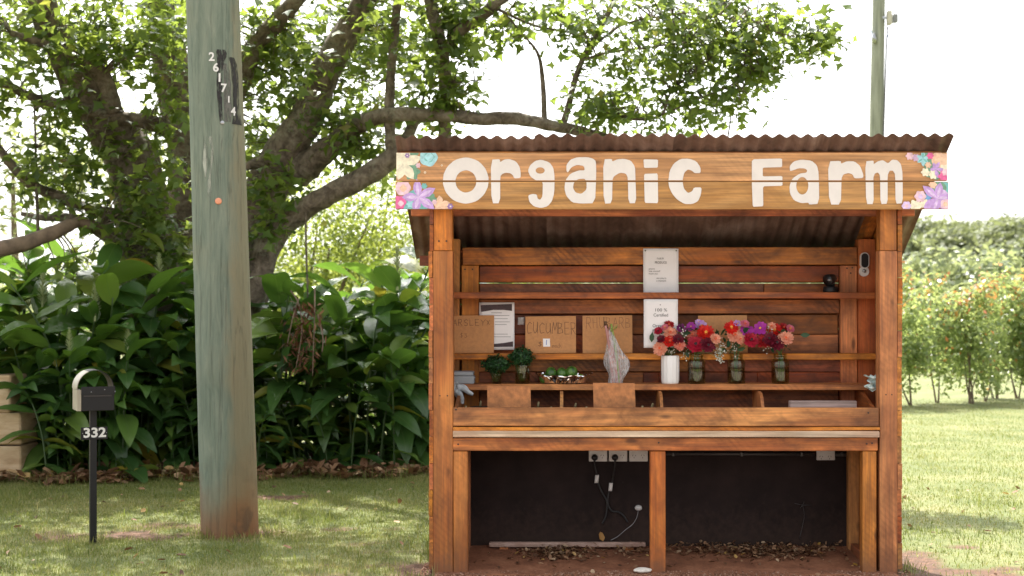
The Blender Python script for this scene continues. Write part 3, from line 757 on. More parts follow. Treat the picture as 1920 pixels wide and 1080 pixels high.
petals(zr, (720, 365), [(780, 260), (870, 380), (760, 500), (640, 370), (690, 270)], 28, 'lilac'); blob(zr, 850, 470, 82, 'hot'); blob(zr, 860, 410, 46, 'pinkp')
blob(zr, 860, 640, 95, 'teal', 6, .1); blob(zr, 760, 640, 110, 'leafg', 6, .08); blob(zr, 680, 590, 55, 'peach'); blob(zr, 610, 770, 52, 'blu'); blob(zr, 640, 900, 90, 'mauve', 8, .08); blob(zr, 830, 760, 90, 'lilacl', 8, .08)
blob(zr, 430, 900, 88, 'cream'); blob(zr, 560, 860, 60, 'cream'); blob(zr, 500, 760, 80, 'pinkp', 12, .1); blob(zr, 500, 760, 34, 'lilacl'); blob(zr, 300, 898, 66, 'lilacl', 12, .08); blob(zr, 300, 898, 26, 'pinkp')
petals(zr, (750, 790), [(535, 605), (790, 555), (960, 760), (880, 960), (690, 1010), (545, 930)], 62, 'lilac'); petals(zr, (750, 790), [(580, 645), (785, 610), (900, 770), (700, 950)], 22, 'lilacl')
blob(zr, 862, 872, 72, 'pinkp', 10, .08); blob(zr, 862, 872, 34, 'peach')
# ------------------------------------------------------------------ big spreading tree behind the hedge
k = NT('dark_bark'); v = k.coord('Object', rand=False); n1 = k.noise(v, 9, 6, .68, .6); n2 = k.noise(v, 38, 4, .7); n3 = k.noise(v, 2.2, 3)
c = k.ramp(n1, [(.30, (.034, .025, .019)), (.45, (.108, .082, .060)), (.58, (.195, .157, .120)), (.74, (.30, .26, .21))])
lich = k.math('MULTIPLY', k.rng(n3, .50, .62), k.rng(n2, .46, .60))
c = k.mix(k.math('MULTIPLY', lich, .6), c, (.24, .25, .18))
M['bark'] = k.done(k.principled(c, .9, k.bump(k.math('ADD', n1, k.math('MULTIPLY', n2, .6)), .9, .03)))
M['bark2'] = plain('pale_bark', (.17, .12, .085), .9, .4, 10, bump=.6, bdist=.01)
M['tleaf'] = leafmat('lobed_tree_leaf', [(0, (.024, .052, .014)), (.35, (.044, .090, .020)), (.75, (.080, .138, .030)), (.97, (.14, .18, .04)), (1, (.22, .14, .04))], (.50, .62, .09), .52, .40, spec=.45)
LOBE = ([(0, 0, 0), (.16, .16, .03), (.50, .30, .0), (.22, .48, .05), (.0, 1.0, -.10), (-.22, .48, .05), (-.50, .30, .0), (-.16, .16, .03), (0, .42, -.01)],
        [(0, 1, 8), (1, 2, 3, 8), (8, 3, 4), (8, 4, 5), (8, 5, 6, 7), (0, 8, 7)])
TY = 6.0
tb = GP(300, 905); tree = root('shade_tree', (X(330, TY), TY, 0), 'large spreading shade tree with dark twisted limbs behind the hedge', 'tree')
LIMBS = []                                # sampled (point) list for twigs
def limb(name, path, mat='bark', sides=14, rough=.16, sub=8):
    """path of (px, py, Y, width px)"""
    pts = [P(a, b, y) for a, b, y, _ in path]; rad = [w_ / 2 * (y + D) / F for a, b, y, w_ in path]
    pp, rr = smooth_path(pts, rad, sub)
    for i, p in enumerate(pp):
        w_ = .035 if rr[i] > .05 else .015
        pp[i] = p + Vector((noise.noise(p * 1.7) * w_, noise.noise(p * 1.7 + Vector((9, 0, 0))) * w_, noise.noise(p * 1.7 + Vector((0, 9, 0))) * w_))
    V, Fc = tube_geo(pp, rr, sides, rough, seed=rnd.random() * 40)
    LIMBS.extend(pp[1:])
    return mk(name, V, Fc, M[mat], tree, True, (0, 0, 0))
limb('trunk', [(330, 960, 6.1, 150), (315, 700, 6.0, 130), (295, 560, 6.0, 120), (280, 470, 6.0, 110), (262, 330, 5.9, 95), (205, 235, 5.7, 84), (140, 140, 5.5, 66), (85, 20, 5.3, 52), (40, -160, 5.1, 40), (10, -420, 5, 22)])
limb('trunk', [(365, 700, 6.3, 110), (352, 560, 6.3, 90), (350, 330, 6.4, 66), (335, 200, 6.5, 72), (312, 60, 6.6, 62), (290, -120, 6.7, 46), (300, -420, 6.9, 24)])
limb('trunk', [(430, 900, 6.2, 130), (440, 700, 6.1, 110), (452, 560, 6.0, 95), (470, 440, 6.0, 86), (520, 320, 5.9, 80), (572, 220, 5.8, 62), (625, 110, 5.7, 54), (690, -10, 5.6, 48), (730, -140, 5.5, 38), (760, -420, 5.3, 18)])
limb('limb', [(455, 620, 5.7, 60), (476, 545, 5.6, 52), (510, 450, 5.6, 48), (560, 400, 5.5, 44), (620, 365, 5.4, 40), (680, 335, 5.3, 40), (730, 300, 5.3, 38), (762, 260, 5.4, 22), (790, 200, 5.5, 16)])
limb('limb', [(733, 310, 5.3, 20), (731, 230, 5.25, 20), (733, 150, 5.2, 18), (740, 60, 5.1, 17), (748, -20, 5.0, 16), (770, -200, 4.9, 12)])
limb('limb', [(560, 330, 5.85, 60), (605, 285, 5.7, 48), (650, 250, 5.5, 34), (695, 222, 5.3, 29), (760, 214, 5.1, 27), (830, 213, 5.0, 26), (905, 218, 4.9, 25), (975, 222, 4.8, 24), (1040, 233, 4.7, 22), (1110, 252, 4.6, 19), (1190, 268, 4.5, 13), (1280, 270, 4.5, 8), (1380, 262, 4.5, 5)])
limb('limb', [(836, 262, 5.2, 24), (834, 205, 5.15, 24), (832, 140, 5.1, 24), (822, 60, 5.0, 24), (812, 10, 5.0, 24), (800, -120, 5.0, 20), (790, -300, 5, 12)])
limb('limb', [(838, 90, 5.05, 14), (860, 62, 5.0, 22), (890, 42, 4.95, 24), (930, 10, 4.9, 24), (990, -50, 4.8, 22), (1100, -140, 4.6, 16), (1250, -200, 4.5, 10)])
limb('limb', [(420, 210, 6.2, 44), (455, 140, 6.0, 40), (480, 85, 5.9, 36), (520, 40, 5.8, 34), (560, -10, 5.7, 32), (640, -140, 5.5, 24), (700, -400, 5.3, 12)])
limb('limb', [(325, 245, 5.8, 40), (270, 225, 5.6, 28), (208, 213, 5.5, 24), (139, 199, 5.4, 22), (60, 182, 5.3, 18), (10, 158, 5.2, 15), (-60, 140, 5.1, 12), (-200, 90, 5, 8)])
limb('limb', [(262, 430, 5.8, 36), (222, 404, 5.6, 24), (185, 394, 5.5, 22), (116, 370, 5.4, 20), (60, 347, 5.3, 20), (22, 310, 5.2, 18), (-10, 270, 5.1, 16), (-80, 180, 5.0, 12)])
limb('limb', [(290, 520, 5.8, 60), (248, 480, 5.6, 42), (208, 444, 5.5, 30), (162, 417, 5.4, 20), (120, 407, 5.4, 17), (74, 407, 5.4, 13), (40, 400, 5.4, 8)])
limb('limb', [(190, 425, 5.3, 18), (150, 415, 5.2, 20), (116, 428, 5.0, 26), (60, 447, 4.8, 28), (0, 464, 4.6, 30), (-90, 490, 4.4, 28), (-200, 500, 4.2, 24)], 'bark2')
limb('limb', [(215, 205, 5.5, 36), (196, 150, 5.4, 34), (172, 122, 5.35, 30), (150, 108, 5.3, 26), (100, 90, 5.2, 18), (20, 60, 5.1, 12)])
limb('limb', [(1022, 232, 4.75, 12), (1021, 190, 4.75, 10), (1018, 150, 4.75, 9), (1010, 105, 4.75, 6), (985, 70, 4.75, 4), (950, 30, 4.8, 3)], sides=8)
limb('limb', [(1055, 238, 4.7, 14), (1066, 200, 4.7, 12), (1078, 150, 4.65, 11), (1095, 105, 4.6, 10), (1120, 62, 4.55, 9), (1150, 5, 4.5, 9), (1200, -100, 4.4, 7)], sides=8)
for pth in ([(1090, 115, 4.6, 5), (1140, 98, 4.5, 5), (1200, 90, 4.4, 4), (1290, 80, 4.3, 3)], [(1100, 100, 4.6, 5), (1160, 50, 4.5, 4), (1240, 30, 4.4, 3), (1350, 25, 4.3, 3), (1460, 60, 4.2, 2.5), (1530, 75, 4.2, 2)],
            [(1130, 205, 4.6, 7), (1190, 222, 4.5, 7), (1240, 215, 4.45, 5), (1260, 170, 4.4, 4), (1330, 110, 4.4, 3)], [(935, 20, 4.9, 6), (1000, 48, 4.8, 5), (1060, 60, 4.7, 4), (1110, 75, 4.6, 3)],
            [(1240, 215, 4.45, 4), (1300, 190, 4.4, 3), (1390, 150, 4.3, 3), (1450, 130, 4.3, 2)], [(845, 155, 5.0, 3), (890, 150, 5, 2.5), (925, 146, 5, 2), (950, 133, 5, 1.5)],
            [(573, 395, 5.4, 5), (574, 450, 5.4, 4), (576, 520, 5.4, 4), (574, 600, 5.4, 3)], [(65, 190, 5.2, 4), (66, 300, 5.2, 5), (70, 400, 5.2, 7), (72, 440, 5.1, 7)], [(974, 218, 4.8, 2), (974, 160, 4.8, 1.6), (974, 118, 4.8, 1.2)], [(505, 300, 5.6, 26), (478, 308, 5.5, 20), (462, 312, 5.4, 14)]):
    limb('branch', pth, sides=6, rough=.08, sub=5)
# leaf clumps: (px, py, rx, ry, Y0, Y1, clumps)
REG = [(-110, 70, 130, 110, 4.6, 6.4, 46), (-120, 220, 110, 70, 4.8, 5.6, 22), (60, 60, 150, 90, 4.6, 6.6, 62), (230, 40, 140, 80, 4.6, 6.4, 60), (320, 130, 60, 130, 5.0, 6.2, 40), (90, 190, 120, 60, 4.8, 5.8, 30), (250, 300, 100, 60, 5.0, 5.6, 20), (120, 300, 110, 45, 4.9, 5.5, 22), (170, 380, 110, 40, 5.0, 5.5, 20), (260, 420, 90, 40, 5.0, 5.5, 22), (180, 520, 120, 35, 5.0, 5.5, 16), (330, 470, 60, 40, 5.0, 5.5, 12),
       (510, 120, 70, 120, 5.6, 7.2, 66), (600, 60, 120, 70, 5.6, 7.0, 58), (690, 170, 110, 80, 5.2, 7.0, 56), (520, 260, 60, 60, 5.9, 7.4, 34), (640, 240, 60, 50, 5.2, 6.0, 20), (780, 60, 110, 60, 4.8, 6.2, 52), (700, 300, 90, 40, 5.2, 6.0, 16), (840, 130, 50, 80, 4.8, 5.3, 24), (540, 400, 50, 40, 5.3, 5.6, 10), (880, 40, 80, 45, 4.7, 5.2, 22), (500, 350, 40, 40, 5.3, 5.6, 9), (850, 200, 50, 30, 4.8, 5.1, 8),
       (1010, 40, 90, 45, 4.5, 5.2, 20), (1180, 60, 110, 75, 4.1, 5.0, 54), (1290, 60, 110, 80, 4.0, 5.0, 66), (1380, 40, 90, 60, 4.0, 4.8, 48), (1470, 70, 80, 55, 4.0, 4.6, 28), (1210, 180, 130, 55, 4.1, 4.9, 44), (1340, 150, 90, 60, 4.1, 4.8, 42), (1130, 220, 60, 25, 4.3, 4.8, 9), (1290, 225, 90, 25, 4.2, 4.7, 16), (1510, 70, 35, 25, 4.0, 4.5, 8), (1430, 130, 50, 40, 4.1, 4.6, 14)]
cl = []
for (px, py, rx, ry, y0, y1, n) in REG:
    for _ in range(int(n * (.70 if px > 1000 else .80))):
        a = rnd.random() * 6.283; r0 = math.sqrt(rnd.random()) * 1.08
        cl.append(P(px + rx * r0 * math.cos(a), py + ry * r0 * math.sin(a), rnd.uniform(y0, y1)))
for _ in range(330):                     # crown above the picture's top edge
    a = rnd.random() * 6.283; r0 = math.sqrt(rnd.random()); th = rnd.random()
    x, y = -2.9 + 3.9 * r0 * math.cos(a), 5.6 + 3.3 * r0 * math.sin(a)
    z0 = H + 640 * (y + D) / F; z = z0 + rnd.random() ** .8 * 3.0 * (1.05 - r0 * .8)
    if noise.noise(Vector((x * .8, y * .8, z * .8))) > -.18: cl.append(Vector((x, y, z)))
for _ in range(380):  # unseen extra leaf clumps, added to shade the verge
    y = rnd.uniform(2.6, 5.6); x = rnd.uniform(-5.6, -.9); z = H + 650 * (y + D) / F + rnd.uniform(0, 1.6)
    if noise.noise(Vector((x * 1.1, y * 1.1, 0))) > -.22: cl.append(Vector((x, y, z)))
cl_np = np.array([tuple(c) for c in cl]); LB = np.array([tuple(p) for p in LIMBS])
cen = []; nrm = []; TV = []; TF = []
for c in cl_np:
    d = np.linalg.norm(LB - c, axis=1); j = int(d.argmin())
    inframe = c[2] < H + 600 * (c[1] + D) / F
    if d[j] < 1.6 and inframe:
        a = Vector(LB[j]); b = Vector(c); mid = (a + b) / 2 + Vector((rnd.uniform(-.08, .08), rnd.uniform(-.08, .08), rnd.uniform(.0, .12)))
        pp, rr = smooth_path([a, mid, b], [.010, .006, .003], 4)
        v, f = tube_geo(pp, rr, 4, cap=False); TF += [[q + len(TV) for q in t] for t in f]; TV += v
    m_ = rnd.randint(13, 25) if inframe else 17
    sp = rnd.uniform(.09, .15) if inframe else .24
    off = np.clip(rng.normal(size=(m_, 3)), -1.5, 1.5) * np.array([sp, sp, sp * .75])
    cen.append(c + off); nrm.append(rng.normal(size=(m_, 3)) * .55 + np.array([0, -.25, .8]) + off * 1.2)
cen = np.concatenate(cen); nrm = np.concatenate(nrm); n = len(cen)
mk('twigs', TV, TF, M['bark'], tree, True, (0, 0, 0))['kind'] = 'stuff'
scatter('crown', cen, rotmats(nrm, rng.random(n) * 6.3), (.055 + .10 * rng.random(n) ** 1.2) * np.where(cen[:, 0] > .2, .82, 1.0), *LOBE, M['tleaf'], tree, (0, 0, 0))

# ------------------------------------------------------------------ ginger hedge
k = NT('ginger_leaf')
uv = k.n('UVMap').outputs[0]; su = k.n('SeparateXYZ', {0: uv})
mid = k.rng(k.math('ABSOLUTE', k.math('SUBTRACT', su.outputs[0], .5)), .012, .035, 1, 0)
r_o = k.n('ObjectInfo').outputs['Random']
base = k.ramp(r_o, [(0, (.030, .078, .024)), (.45, (.055, .125, .032)), (.75, (.090, .175, .040)), (.93, (.17, .25, .05)), (1, (.30, .24, .03))])
vein = k.n('TexWave', {'Vector': k.n('Mapping', {'Vector': uv, 'Rotation': (0, 0, .5)}).outputs[0], 'Scale': 9.0, 'Distortion': 1.0}).outputs[1]
col = k.mix(k.math('MULTIPLY', vein, .18), base, (.055, .11, .03))
col = k.mix(k.math('MULTIPLY', mid, .6), col, (.12, .19, .06))
pr = k.principled(col, .27, k.bump(vein, .25, .004), **{'Specular IOR Level': .6})
tr = k.n('BsdfTranslucent', {'Color': k.mix(.6, base, (.22, .40, .03))}).outputs[0]
M['ginger'] = k.done(k.n('MixShader', {0: .36, 1: pr, 2: tr}).outputs[0])
M['gstem'] = plain('ginger_stem', (.045, .085, .025), .5, .3, 10)
M['bract'] = plain('pale_bract', (.30, .35, .16), .55, .2, 30)
M['orangefl'] = plain('orange_ginger_flower', (.62, .34, .04), .6, .2, 30)
def ginger_leaf_mesh(seed):
    r = random.Random(seed); ns, V, UV, Fc = 8, [], [], []
    droop = r.uniform(.3, 1.5); curl = r.uniform(.05, .30); twist = r.uniform(-.5, .5); fold = r.uniform(.10, .30); wid = r.uniform(.150, .195)
    y = z = 0.0; ang = r.uniform(.1, .35)
    for i in range(ns + 1):
        t = i / ns
        w_ = wid * (math.sin(math.pi * min(1, (t * .97 + .03)) ** .80)) ** .85 if t < 1 else 0.002
        if t < .06: w_ = .012
        for s in (-1, -.5, 0, .5, 1):
            a = twist * t; xx = s * w_; up = abs(s) * w_ * fold * 1.6 + curl * .05 * math.sin(s * 4 + t * 9)
            V.append((xx * math.cos(a) - up * math.sin(a), y - up * math.sin(ang) * 0, z + up * math.cos(a) + xx * math.sin(a)))
            UV.append((.5 + s * .5, t))
        y += math.cos(ang) / ns; z += math.sin(ang) / ns; ang -= droop / ns * (1.4 if t > .35 else .7)
    for i in range(ns):
        for s in range(4): a = i * 5 + s; Fc.append((a, a + 1, a + 6, a + 5))
    me = tomesh('leaf', V, Fc, True); ul = me.uv_layers.new(name='UVMap')
    for lp in me.loops: ul.data[lp.index].uv = UV[lp.vertex_index]
    me.materials.append(M['ginger']); return me
GL = [ginger_leaf_mesh(i) for i in range(14)]
def ginger_stem_mesh(path, r0):
    pp, rr = smooth_path(path, [r0, r0 * .9, r0 * .75, r0 * .4], 4); V, Fc = tube_geo(pp, rr, 6)
    me = tomesh('stem', V, Fc, True); me.materials.append(M['gstem']); return me, pp
def spike_mesh():
    V = []; Fc = []
    for i in range(58):
        t = i / 58; a = i * 2.4; z = t * .24; r0 = .012 + .040 * (1 - t) ** .8 * min(1, t * 6 + .4)
        d = Vector((math.cos(a), math.sin(a), .9)); s_ = Vector((-math.sin(a), math.cos(a), 0)) * .006
        c = Vector((0, 0, z)); e = c + d * r0
        b = len(V); V += [c - s_, c + s_, e + s_ * .5, e - s_ * .5, c + d * r0 * .5 + Vector((0, 0, .006))]
        Fc += [(b, b + 1, b + 4), (b + 1, b + 2, b + 4), (b + 2, b + 3, b + 4), (b + 3, b, b + 4)]
    v, f = tube_geo([Vector((0, 0, -.03)), Vector((0, 0, .24))], [.009, .003], 6); Fc += [[q + len(V) for q in t] for t in f]; V += v
    me = tomesh('flower_spike', V, Fc); me.materials.append(M['bract']); return me
SPK = spike_mesh()
PROTO = []
for q in range(7):
    r = random.Random(100 + q); hh = r.uniform(1.25, 1.6); out = r.uniform(.15, .55)
    path = [Vector((0, 0, -.03)), Vector((out * .15, 0, hh * .4)), Vector((out * .5, 0, hh * .75)), Vector((out, 0, hh))]
    st, pp = ginger_stem_mesh(path, .013)
    lv = []; n = r.randint(15, 18)
    for i in range(n):
        t = .12 + .87 * i / (n - 1); p = pp[min(len(pp) - 1, int(t * (len(pp) - 1)))]
        side = 1 if i % 2 else -1
        az = side * (math.pi / 2 - .25) + r.uniform(-.5, .5)        # two ranks
        pitch = .05 + .50 * max(0, t - .7) / .3 + r.uniform(-.35, .35) - (.3 if t < .5 else 0)
        lv.append((p, r.randrange(len(GL)), (pitch, r.uniform(-.6, .6), az), r.uniform(.40, .70) * (.85 if t > .93 else 1)))
    PROTO.append((st, lv, pp[-1]))
nG = [0]
def ginger(x, y, rot, sc, pi, label, spike=None, tilt=(0, 0)):
    st, lv, top = PROTO[pi % len(PROTO)]
    o = root('ginger_plant', (x, y, 0), label, 'plant', 'ginger plants in the hedge')
    o.rotation_euler = (tilt[0], tilt[1], rot); o.scale = (sc, sc, sc)
    s = bpy.data.objects.new('stem', st); COL.objects.link(s); s.parent = o
    for (p, li, rt, ls) in lv:
        l = bpy.data.objects.new('leaf', GL[(li + nG[0]) % len(GL)]); COL.objects.link(l); l.parent = o; l.location = p
        l.rotation_euler = (rt[0] + rnd.uniform(-.15, .15), rt[1], rt[2] + rnd.uniform(-.3, .3)); l.scale = (ls,) * 3
    if spike:
        f = bpy.data.objects.new('flower_spike', SPK); COL.objects.link(f); f.parent = o; f.location = top; f.rotation_euler = (0, 0, 0); f.scale = (1.15,) * 3
    nG[0] += 1; return o
LBL = 'broad leaved green ginger plant in the dense hedge behind the lawn'
def lbl_of(row, x):
    h_ = ('low ginger plant at the hedge front', 'middling ginger plant inside the hedge', 'tall ginger plant at the hedge back')[0 if row < 2 else 1 if row in (2, 4, 6) else 2]
    return h_ + (' between the wall and the near pole' if x < X(430, 4.8) else ' between the near pole and the stall')
for row, (dy, n, smin, smax) in enumerate(((.34, 21, .42, .60), (.50, 23, .62, .82), (.72, 23, .84, 1.02), (1.05, 21, .98, 1.12), (1.25, 16, .5, .7), (1.45, 18, 1.04, 1.18), (1.8, 16, .55, .8), (1.9, 13, 1.06, 1.2))):
    for i in range(n):
        x = -5.7 + 5.0 * (i + .5 + .5 * (row % 2)) / n + rnd.uniform(-.12, .12)
        if x < -4.5 and row == 0: continue
        y = float(hedge_edge(np.array(x))) + dy + rnd.uniform(-.12, .12)
        rot = -math.pi / 2 + rnd.uniform(-1.1, 1.1) if row < 3 else rnd.random() * 6.3
        ginger(x, y, rot, rnd.uniform(smin, smax) * (1 + .13 * math.sin(x * 3.1 + row) + .06 * math.sin(x * 7.3)), rnd.randrange(7), lbl_of(row, x))
for (px, py, y) in ((130, 655, 4.12), (240, 650, 4.15), (178, 590, 4.5), (80, 570, 4.9), (298, 535, 4.9), (745, 530, 5.0)):
    c = P(px, py, y); pi = rnd.randrange(7); st, lv, top = PROTO[pi]
    sc = c.z / (top.z + .02); rot = -1.2 + rnd.uniform(-.4, .4)
    ginger(c.x - top.x * sc * math.cos(rot), c.y - top.x * sc * math.sin(rot), rot, sc, pi, 'ginger plant in the hedge bearing an upright pale green flower spike', spike=True)
for (dx, dy, rot, sc) in ((.22, .02, 3.0, .66), (-.1, .45, 4.2, .85), (-.45, .5, 4.6, .85), (-.8, .45, 4.5, .8), (-1.2, .5, 4.4, .85)):
    wy_ = GP(20, 903).y; ginger(X(38, wy_) + dx, wy_ + dy, rot, sc, rnd.randrange(7), 'ginger plant spilling its leaves over the sandstone block wall')
# dry brown frond hanging over the hedge
M['dryfr'] = leafmat('dry_frond', [(0, (.035, .012, .006)), (.6, (.11, .042, .018)), (1, (.26, .14, .07))], (.2, .09, .03), .2, .7)
fr = root('dead_frond', P(575, 640, 4.35), 'dead brown seed frond hanging down over the hedge', 'frond')
for i, pth in enumerate(([(545, 545, 4.5), (560, 570, 4.4), (566, 620, 4.3), (555, 690, 4.25)], [(590, 540, 4.5), (590, 590, 4.3), (588, 640, 4.25), (586, 705, 4.25)], [(560, 560, 4.4), (548, 600, 4.3), (538, 650, 4.3)], [(595, 590, 4.3), (605, 630, 4.25), (604, 660, 4.25)])):
    tube('rachis', fr, [P(*q) for q in pth], [.008, .006, .005, .003][:len(pth)], M['straw'] if 'straw' in M else M['bark2'], 5, .1, 5)
n = 260; t = rng.random(n); px = 570 + rng.normal(size=n) * 19 + (t - .5) * -8; py = 565 + t * 130
cen = np.array([tuple(P(a, b, 4.28 + rnd.uniform(-.06, .08))) for a, b in zip(px, py)])
scatter('dry_leaflets', cen, rotmats(rng.normal(size=(n, 3)) + np.array([0, -.8, 0]), math.pi + rng.normal(size=n) * .7), rng.uniform(.035, .10, n), [(0, 0, 0), (.12, .4, .03), (0, 1, 0), (-.12, .4, .03)], [(0, 1, 2, 3)], M['dryfr'], fr, tuple(P(575, 640, 4.35)))
# big yellowing leaves by the trunk
M['yel'] = leafmat('yellowing_leaf', [(0, (.10, .15, .02)), (1, (.34, .26, .03))], (.5, .42, .04), .35, .45, attr=False)
yme = ginger_leaf_mesh(77); yme.materials.clear(); yme.materials.append(M['yel'])
for (px, py, y, rz, sc) in ((235, 488, 5.0, 1.2, .40), (258, 440, 5.0, 1.9, .34), (712, 540, 5.2, -.1, .38), (200, 895, 4.2, 1.3, .36), (225, 905, 4.15, 1.9, .32), (250, 890, 4.25, .8, .36)):
    o = bpy.data.objects.new('yellow_leaf', yme); c = P(px, py, y); 
    if py > 800: c.z = .05
    link(o, None, c); o.rotation_euler = (.1 if py > 800 else -.3, .2, -rz); o.scale = (sc,) * 3
    tag(o, 'yellowing ginger leaf fallen on the litter at the hedge foot' if py > 800 else 'yellowing ginger leaf caught above the hedge', 'leaf', 'yellowing ginger leaves on the litter' if py > 800 else 'yellowing ginger leaves above the hedge')

# ------------------------------------------------------------------ other trees and shrubs
DIA = ([(0, 0, 0), (.24, .45, .06), (0, 1, -.06), (-.24, .45, .06)], [(0, 1, 2, 3)])
def bush(name, base, lobes, nleaf, smin, smax, mat, label, cat, stems=4, group=None, rtrunk=.05, tmpl=DIA, shell=.45, trunkmat='bark2', gap=.0, tips=None):
    r_ = root(name, base, label, cat, group); base = Vector(base)
    V = []; Fc = []
    for i in range(stems):
        L = lobes[i % len(lobes)]; a = rnd.random() * 6.28
        top = base + Vector(L[0]) + Vector((rnd.uniform(-.3, .3) * L[1][0], rnd.uniform(-.3, .3) * L[1][1], .2 * L[1][2]))
        b0 = base + Vector((math.cos(a) * rtrunk * 1.6, math.sin(a) * rtrunk * 1.6, -.05))
        mid = b0.lerp(top, .45) + Vector((rnd.uniform(-.1, .1), rnd.uniform(-.1, .1), 0)) * (top - b0).length * .4
        pp, rr = smooth_path([b0, mid, top], [rtrunk, rtrunk * .7, rtrunk * .2], 6)
        v, f = tube_geo(pp, rr, 7, .1); Fc += [[q + len(V) for q in t] for t in f]; V += v
    mk('trunk', V, Fc, M[trunkmat], r_, True)
    vol = np.array([l[1][0] * l[1][1] * l[1][2] for l in lobes]) ** .67; vol /= vol.sum()
    cen = []; nr = []
    for (lc, lr), f in zip(lobes, vol):
        n = int(nleaf * f); d = rng.normal(size=(n, 3)); d /= np.linalg.norm(d, axis=1, keepdims=True)
        rad = shell + (1 - shell) * rng.random(n) ** .6
        lump = 1 + .22 * np.sin(d[:, 0] * 5.3 + lc[0] * 3) * np.cos(d[:, 2] * 4.7 + lc[1]) + .14 * np.sin(d[:, 1] * 9 + d[:, 2] * 7 + lc[2]) + rng.normal(size=n) * .06
        p = d * (rad * lump)[:, None] * np.array(lr) + np.array(lc) + np.array(base)
        if gap:
            keep = vnoise(p[:, 0] * 1.0 + p[:, 2] * .7, p[:, 1] + p[:, 2] * 1.3, 2.6 / max(lr), 77) > -gap
            p, d = p[keep], d[keep]
        cen.append(p); nr.append(d * .8 + rng.normal(size=d.shape) * .6 + np.array([0, 0, .5]))
    cen = np.concatenate(cen); nr = np.concatenate(nr); ok = cen[:, 2] > base.z + .1
    cen, nr = cen[ok], nr[ok]; n = len(cen)
    if tips is not None:
        t = (cen[:, 2] - cen[:, 2].min()) / np.ptp(cen[:, 2]); pick = rng.random(n) < np.clip((t - .55) * .9, .02, .36)
        scatter('new_growth', cen[pick], rotmats(nr[pick], rng.random(pick.sum()) * 6.3), rng.uniform(smin, smax, pick.sum()) * .9, *tmpl, tips, r_, tuple(base))
        cen, nr = cen[~pick], nr[~pick]; n = len(cen)
    scatter('crown', cen, rotmats(nr, rng.random(n) * 6.3), rng.uniform(smin, smax, n), *tmpl, mat, r_, tuple(base))
    return r_
M['lime'] = leafmat('sunlit_lime_leaf', [(0, (.06, .11, .016)), (.5, (.12, .18, .026)), (.85, (.20, .24, .04)), (1, (.34, .28, .06))], (.55, .60, .10), .50, .5, posvar=.9)
M['pale_l'] = leafmat('pale_feathery_leaf', [(0, (.10, .13, .05)), (.6, (.18, .21, .09)), (1, (.30, .31, .16))], (.5, .52, .2), .45, .6, posvar=.8)
def lob(w_, d_, z0, z1, n, seed):
    r = random.Random(seed); out = []
    for i in range(n):
        t = i / max(1, n - 1); s = r.uniform(.42, .62)
        out.append((( (t - .5) * w_ * 1.1 + r.uniform(-.1, .1) * w_, r.uniform(-.25, .25) * d_, r.uniform(z0, z1)), (w_ * s * .75, d_ * s * .8, (z1 - z0) * .5 * r.uniform(.8, 1.1) + .25)))
    return out
# bright bushes beyond the hedge (left half)
for i, (px, Y, wd, zt, lbl) in enumerate(((560, 11.5, 2.6, 2.75, 'sunlit lime green bush filling the gap right of the green pole'), (715, 12.5, 2.8, 3.15, 'tall lime green bush close behind the stall'), (820, 15.0, 2.6, 2.2, 'lime green bush half hidden behind the stall'), (420, 14.5, 3.2, 2.6, 'lime green bush hidden mostly by the dark trunks'))):
    bush('lime_bush', (X(px, Y), Y, 0), lob(wd, 1.6, .5, zt, 7, i), 13000, .045, .10, M['lime'], lbl, 'bush', 6, 'sunlit bushes beyond the hedge', .05, gap=.55, shell=.3)
for i, (px, Y, wd, zt, lbl) in enumerate(((40, 13.5, 2.6, 1.5, 'pale feathery bush beyond the hedge at the drive'), (180, 15.0, 2.8, 2.0, 'pale feathery bush beyond the hedge near the big trunk'), (-130, 16, 3, 2.0, 'pale feathery bush by the sandstone wall'))):
    bush('feathery_bush', (X(px, Y), Y, 0), lob(wd, 1.6, .5, zt, 6, i + 20), 9000, .04, .09, M['pale_l'], lbl, 'bush', 5, 'pale bushes beyond the hedge', .05, gap=.5, shell=.3)
bush('far_tree', (X(60, 30), 30, 0), lob(6, 3, 3.0, 6.2, 6, 40), 5000, .12, .26, M['pale_l'], 'hazy distant tree seen through the low branches', 'tree', 3, None, .16, gap=.3)
bush('far_tree', (X(480, 34), 34, 0), lob(7, 3, 3.0, 6.5, 7, 41), 6000, .12, .26, M['lime'], 'sunlit distant tree behind the leaning trunk', 'tree', 3, None, .16, gap=.3)
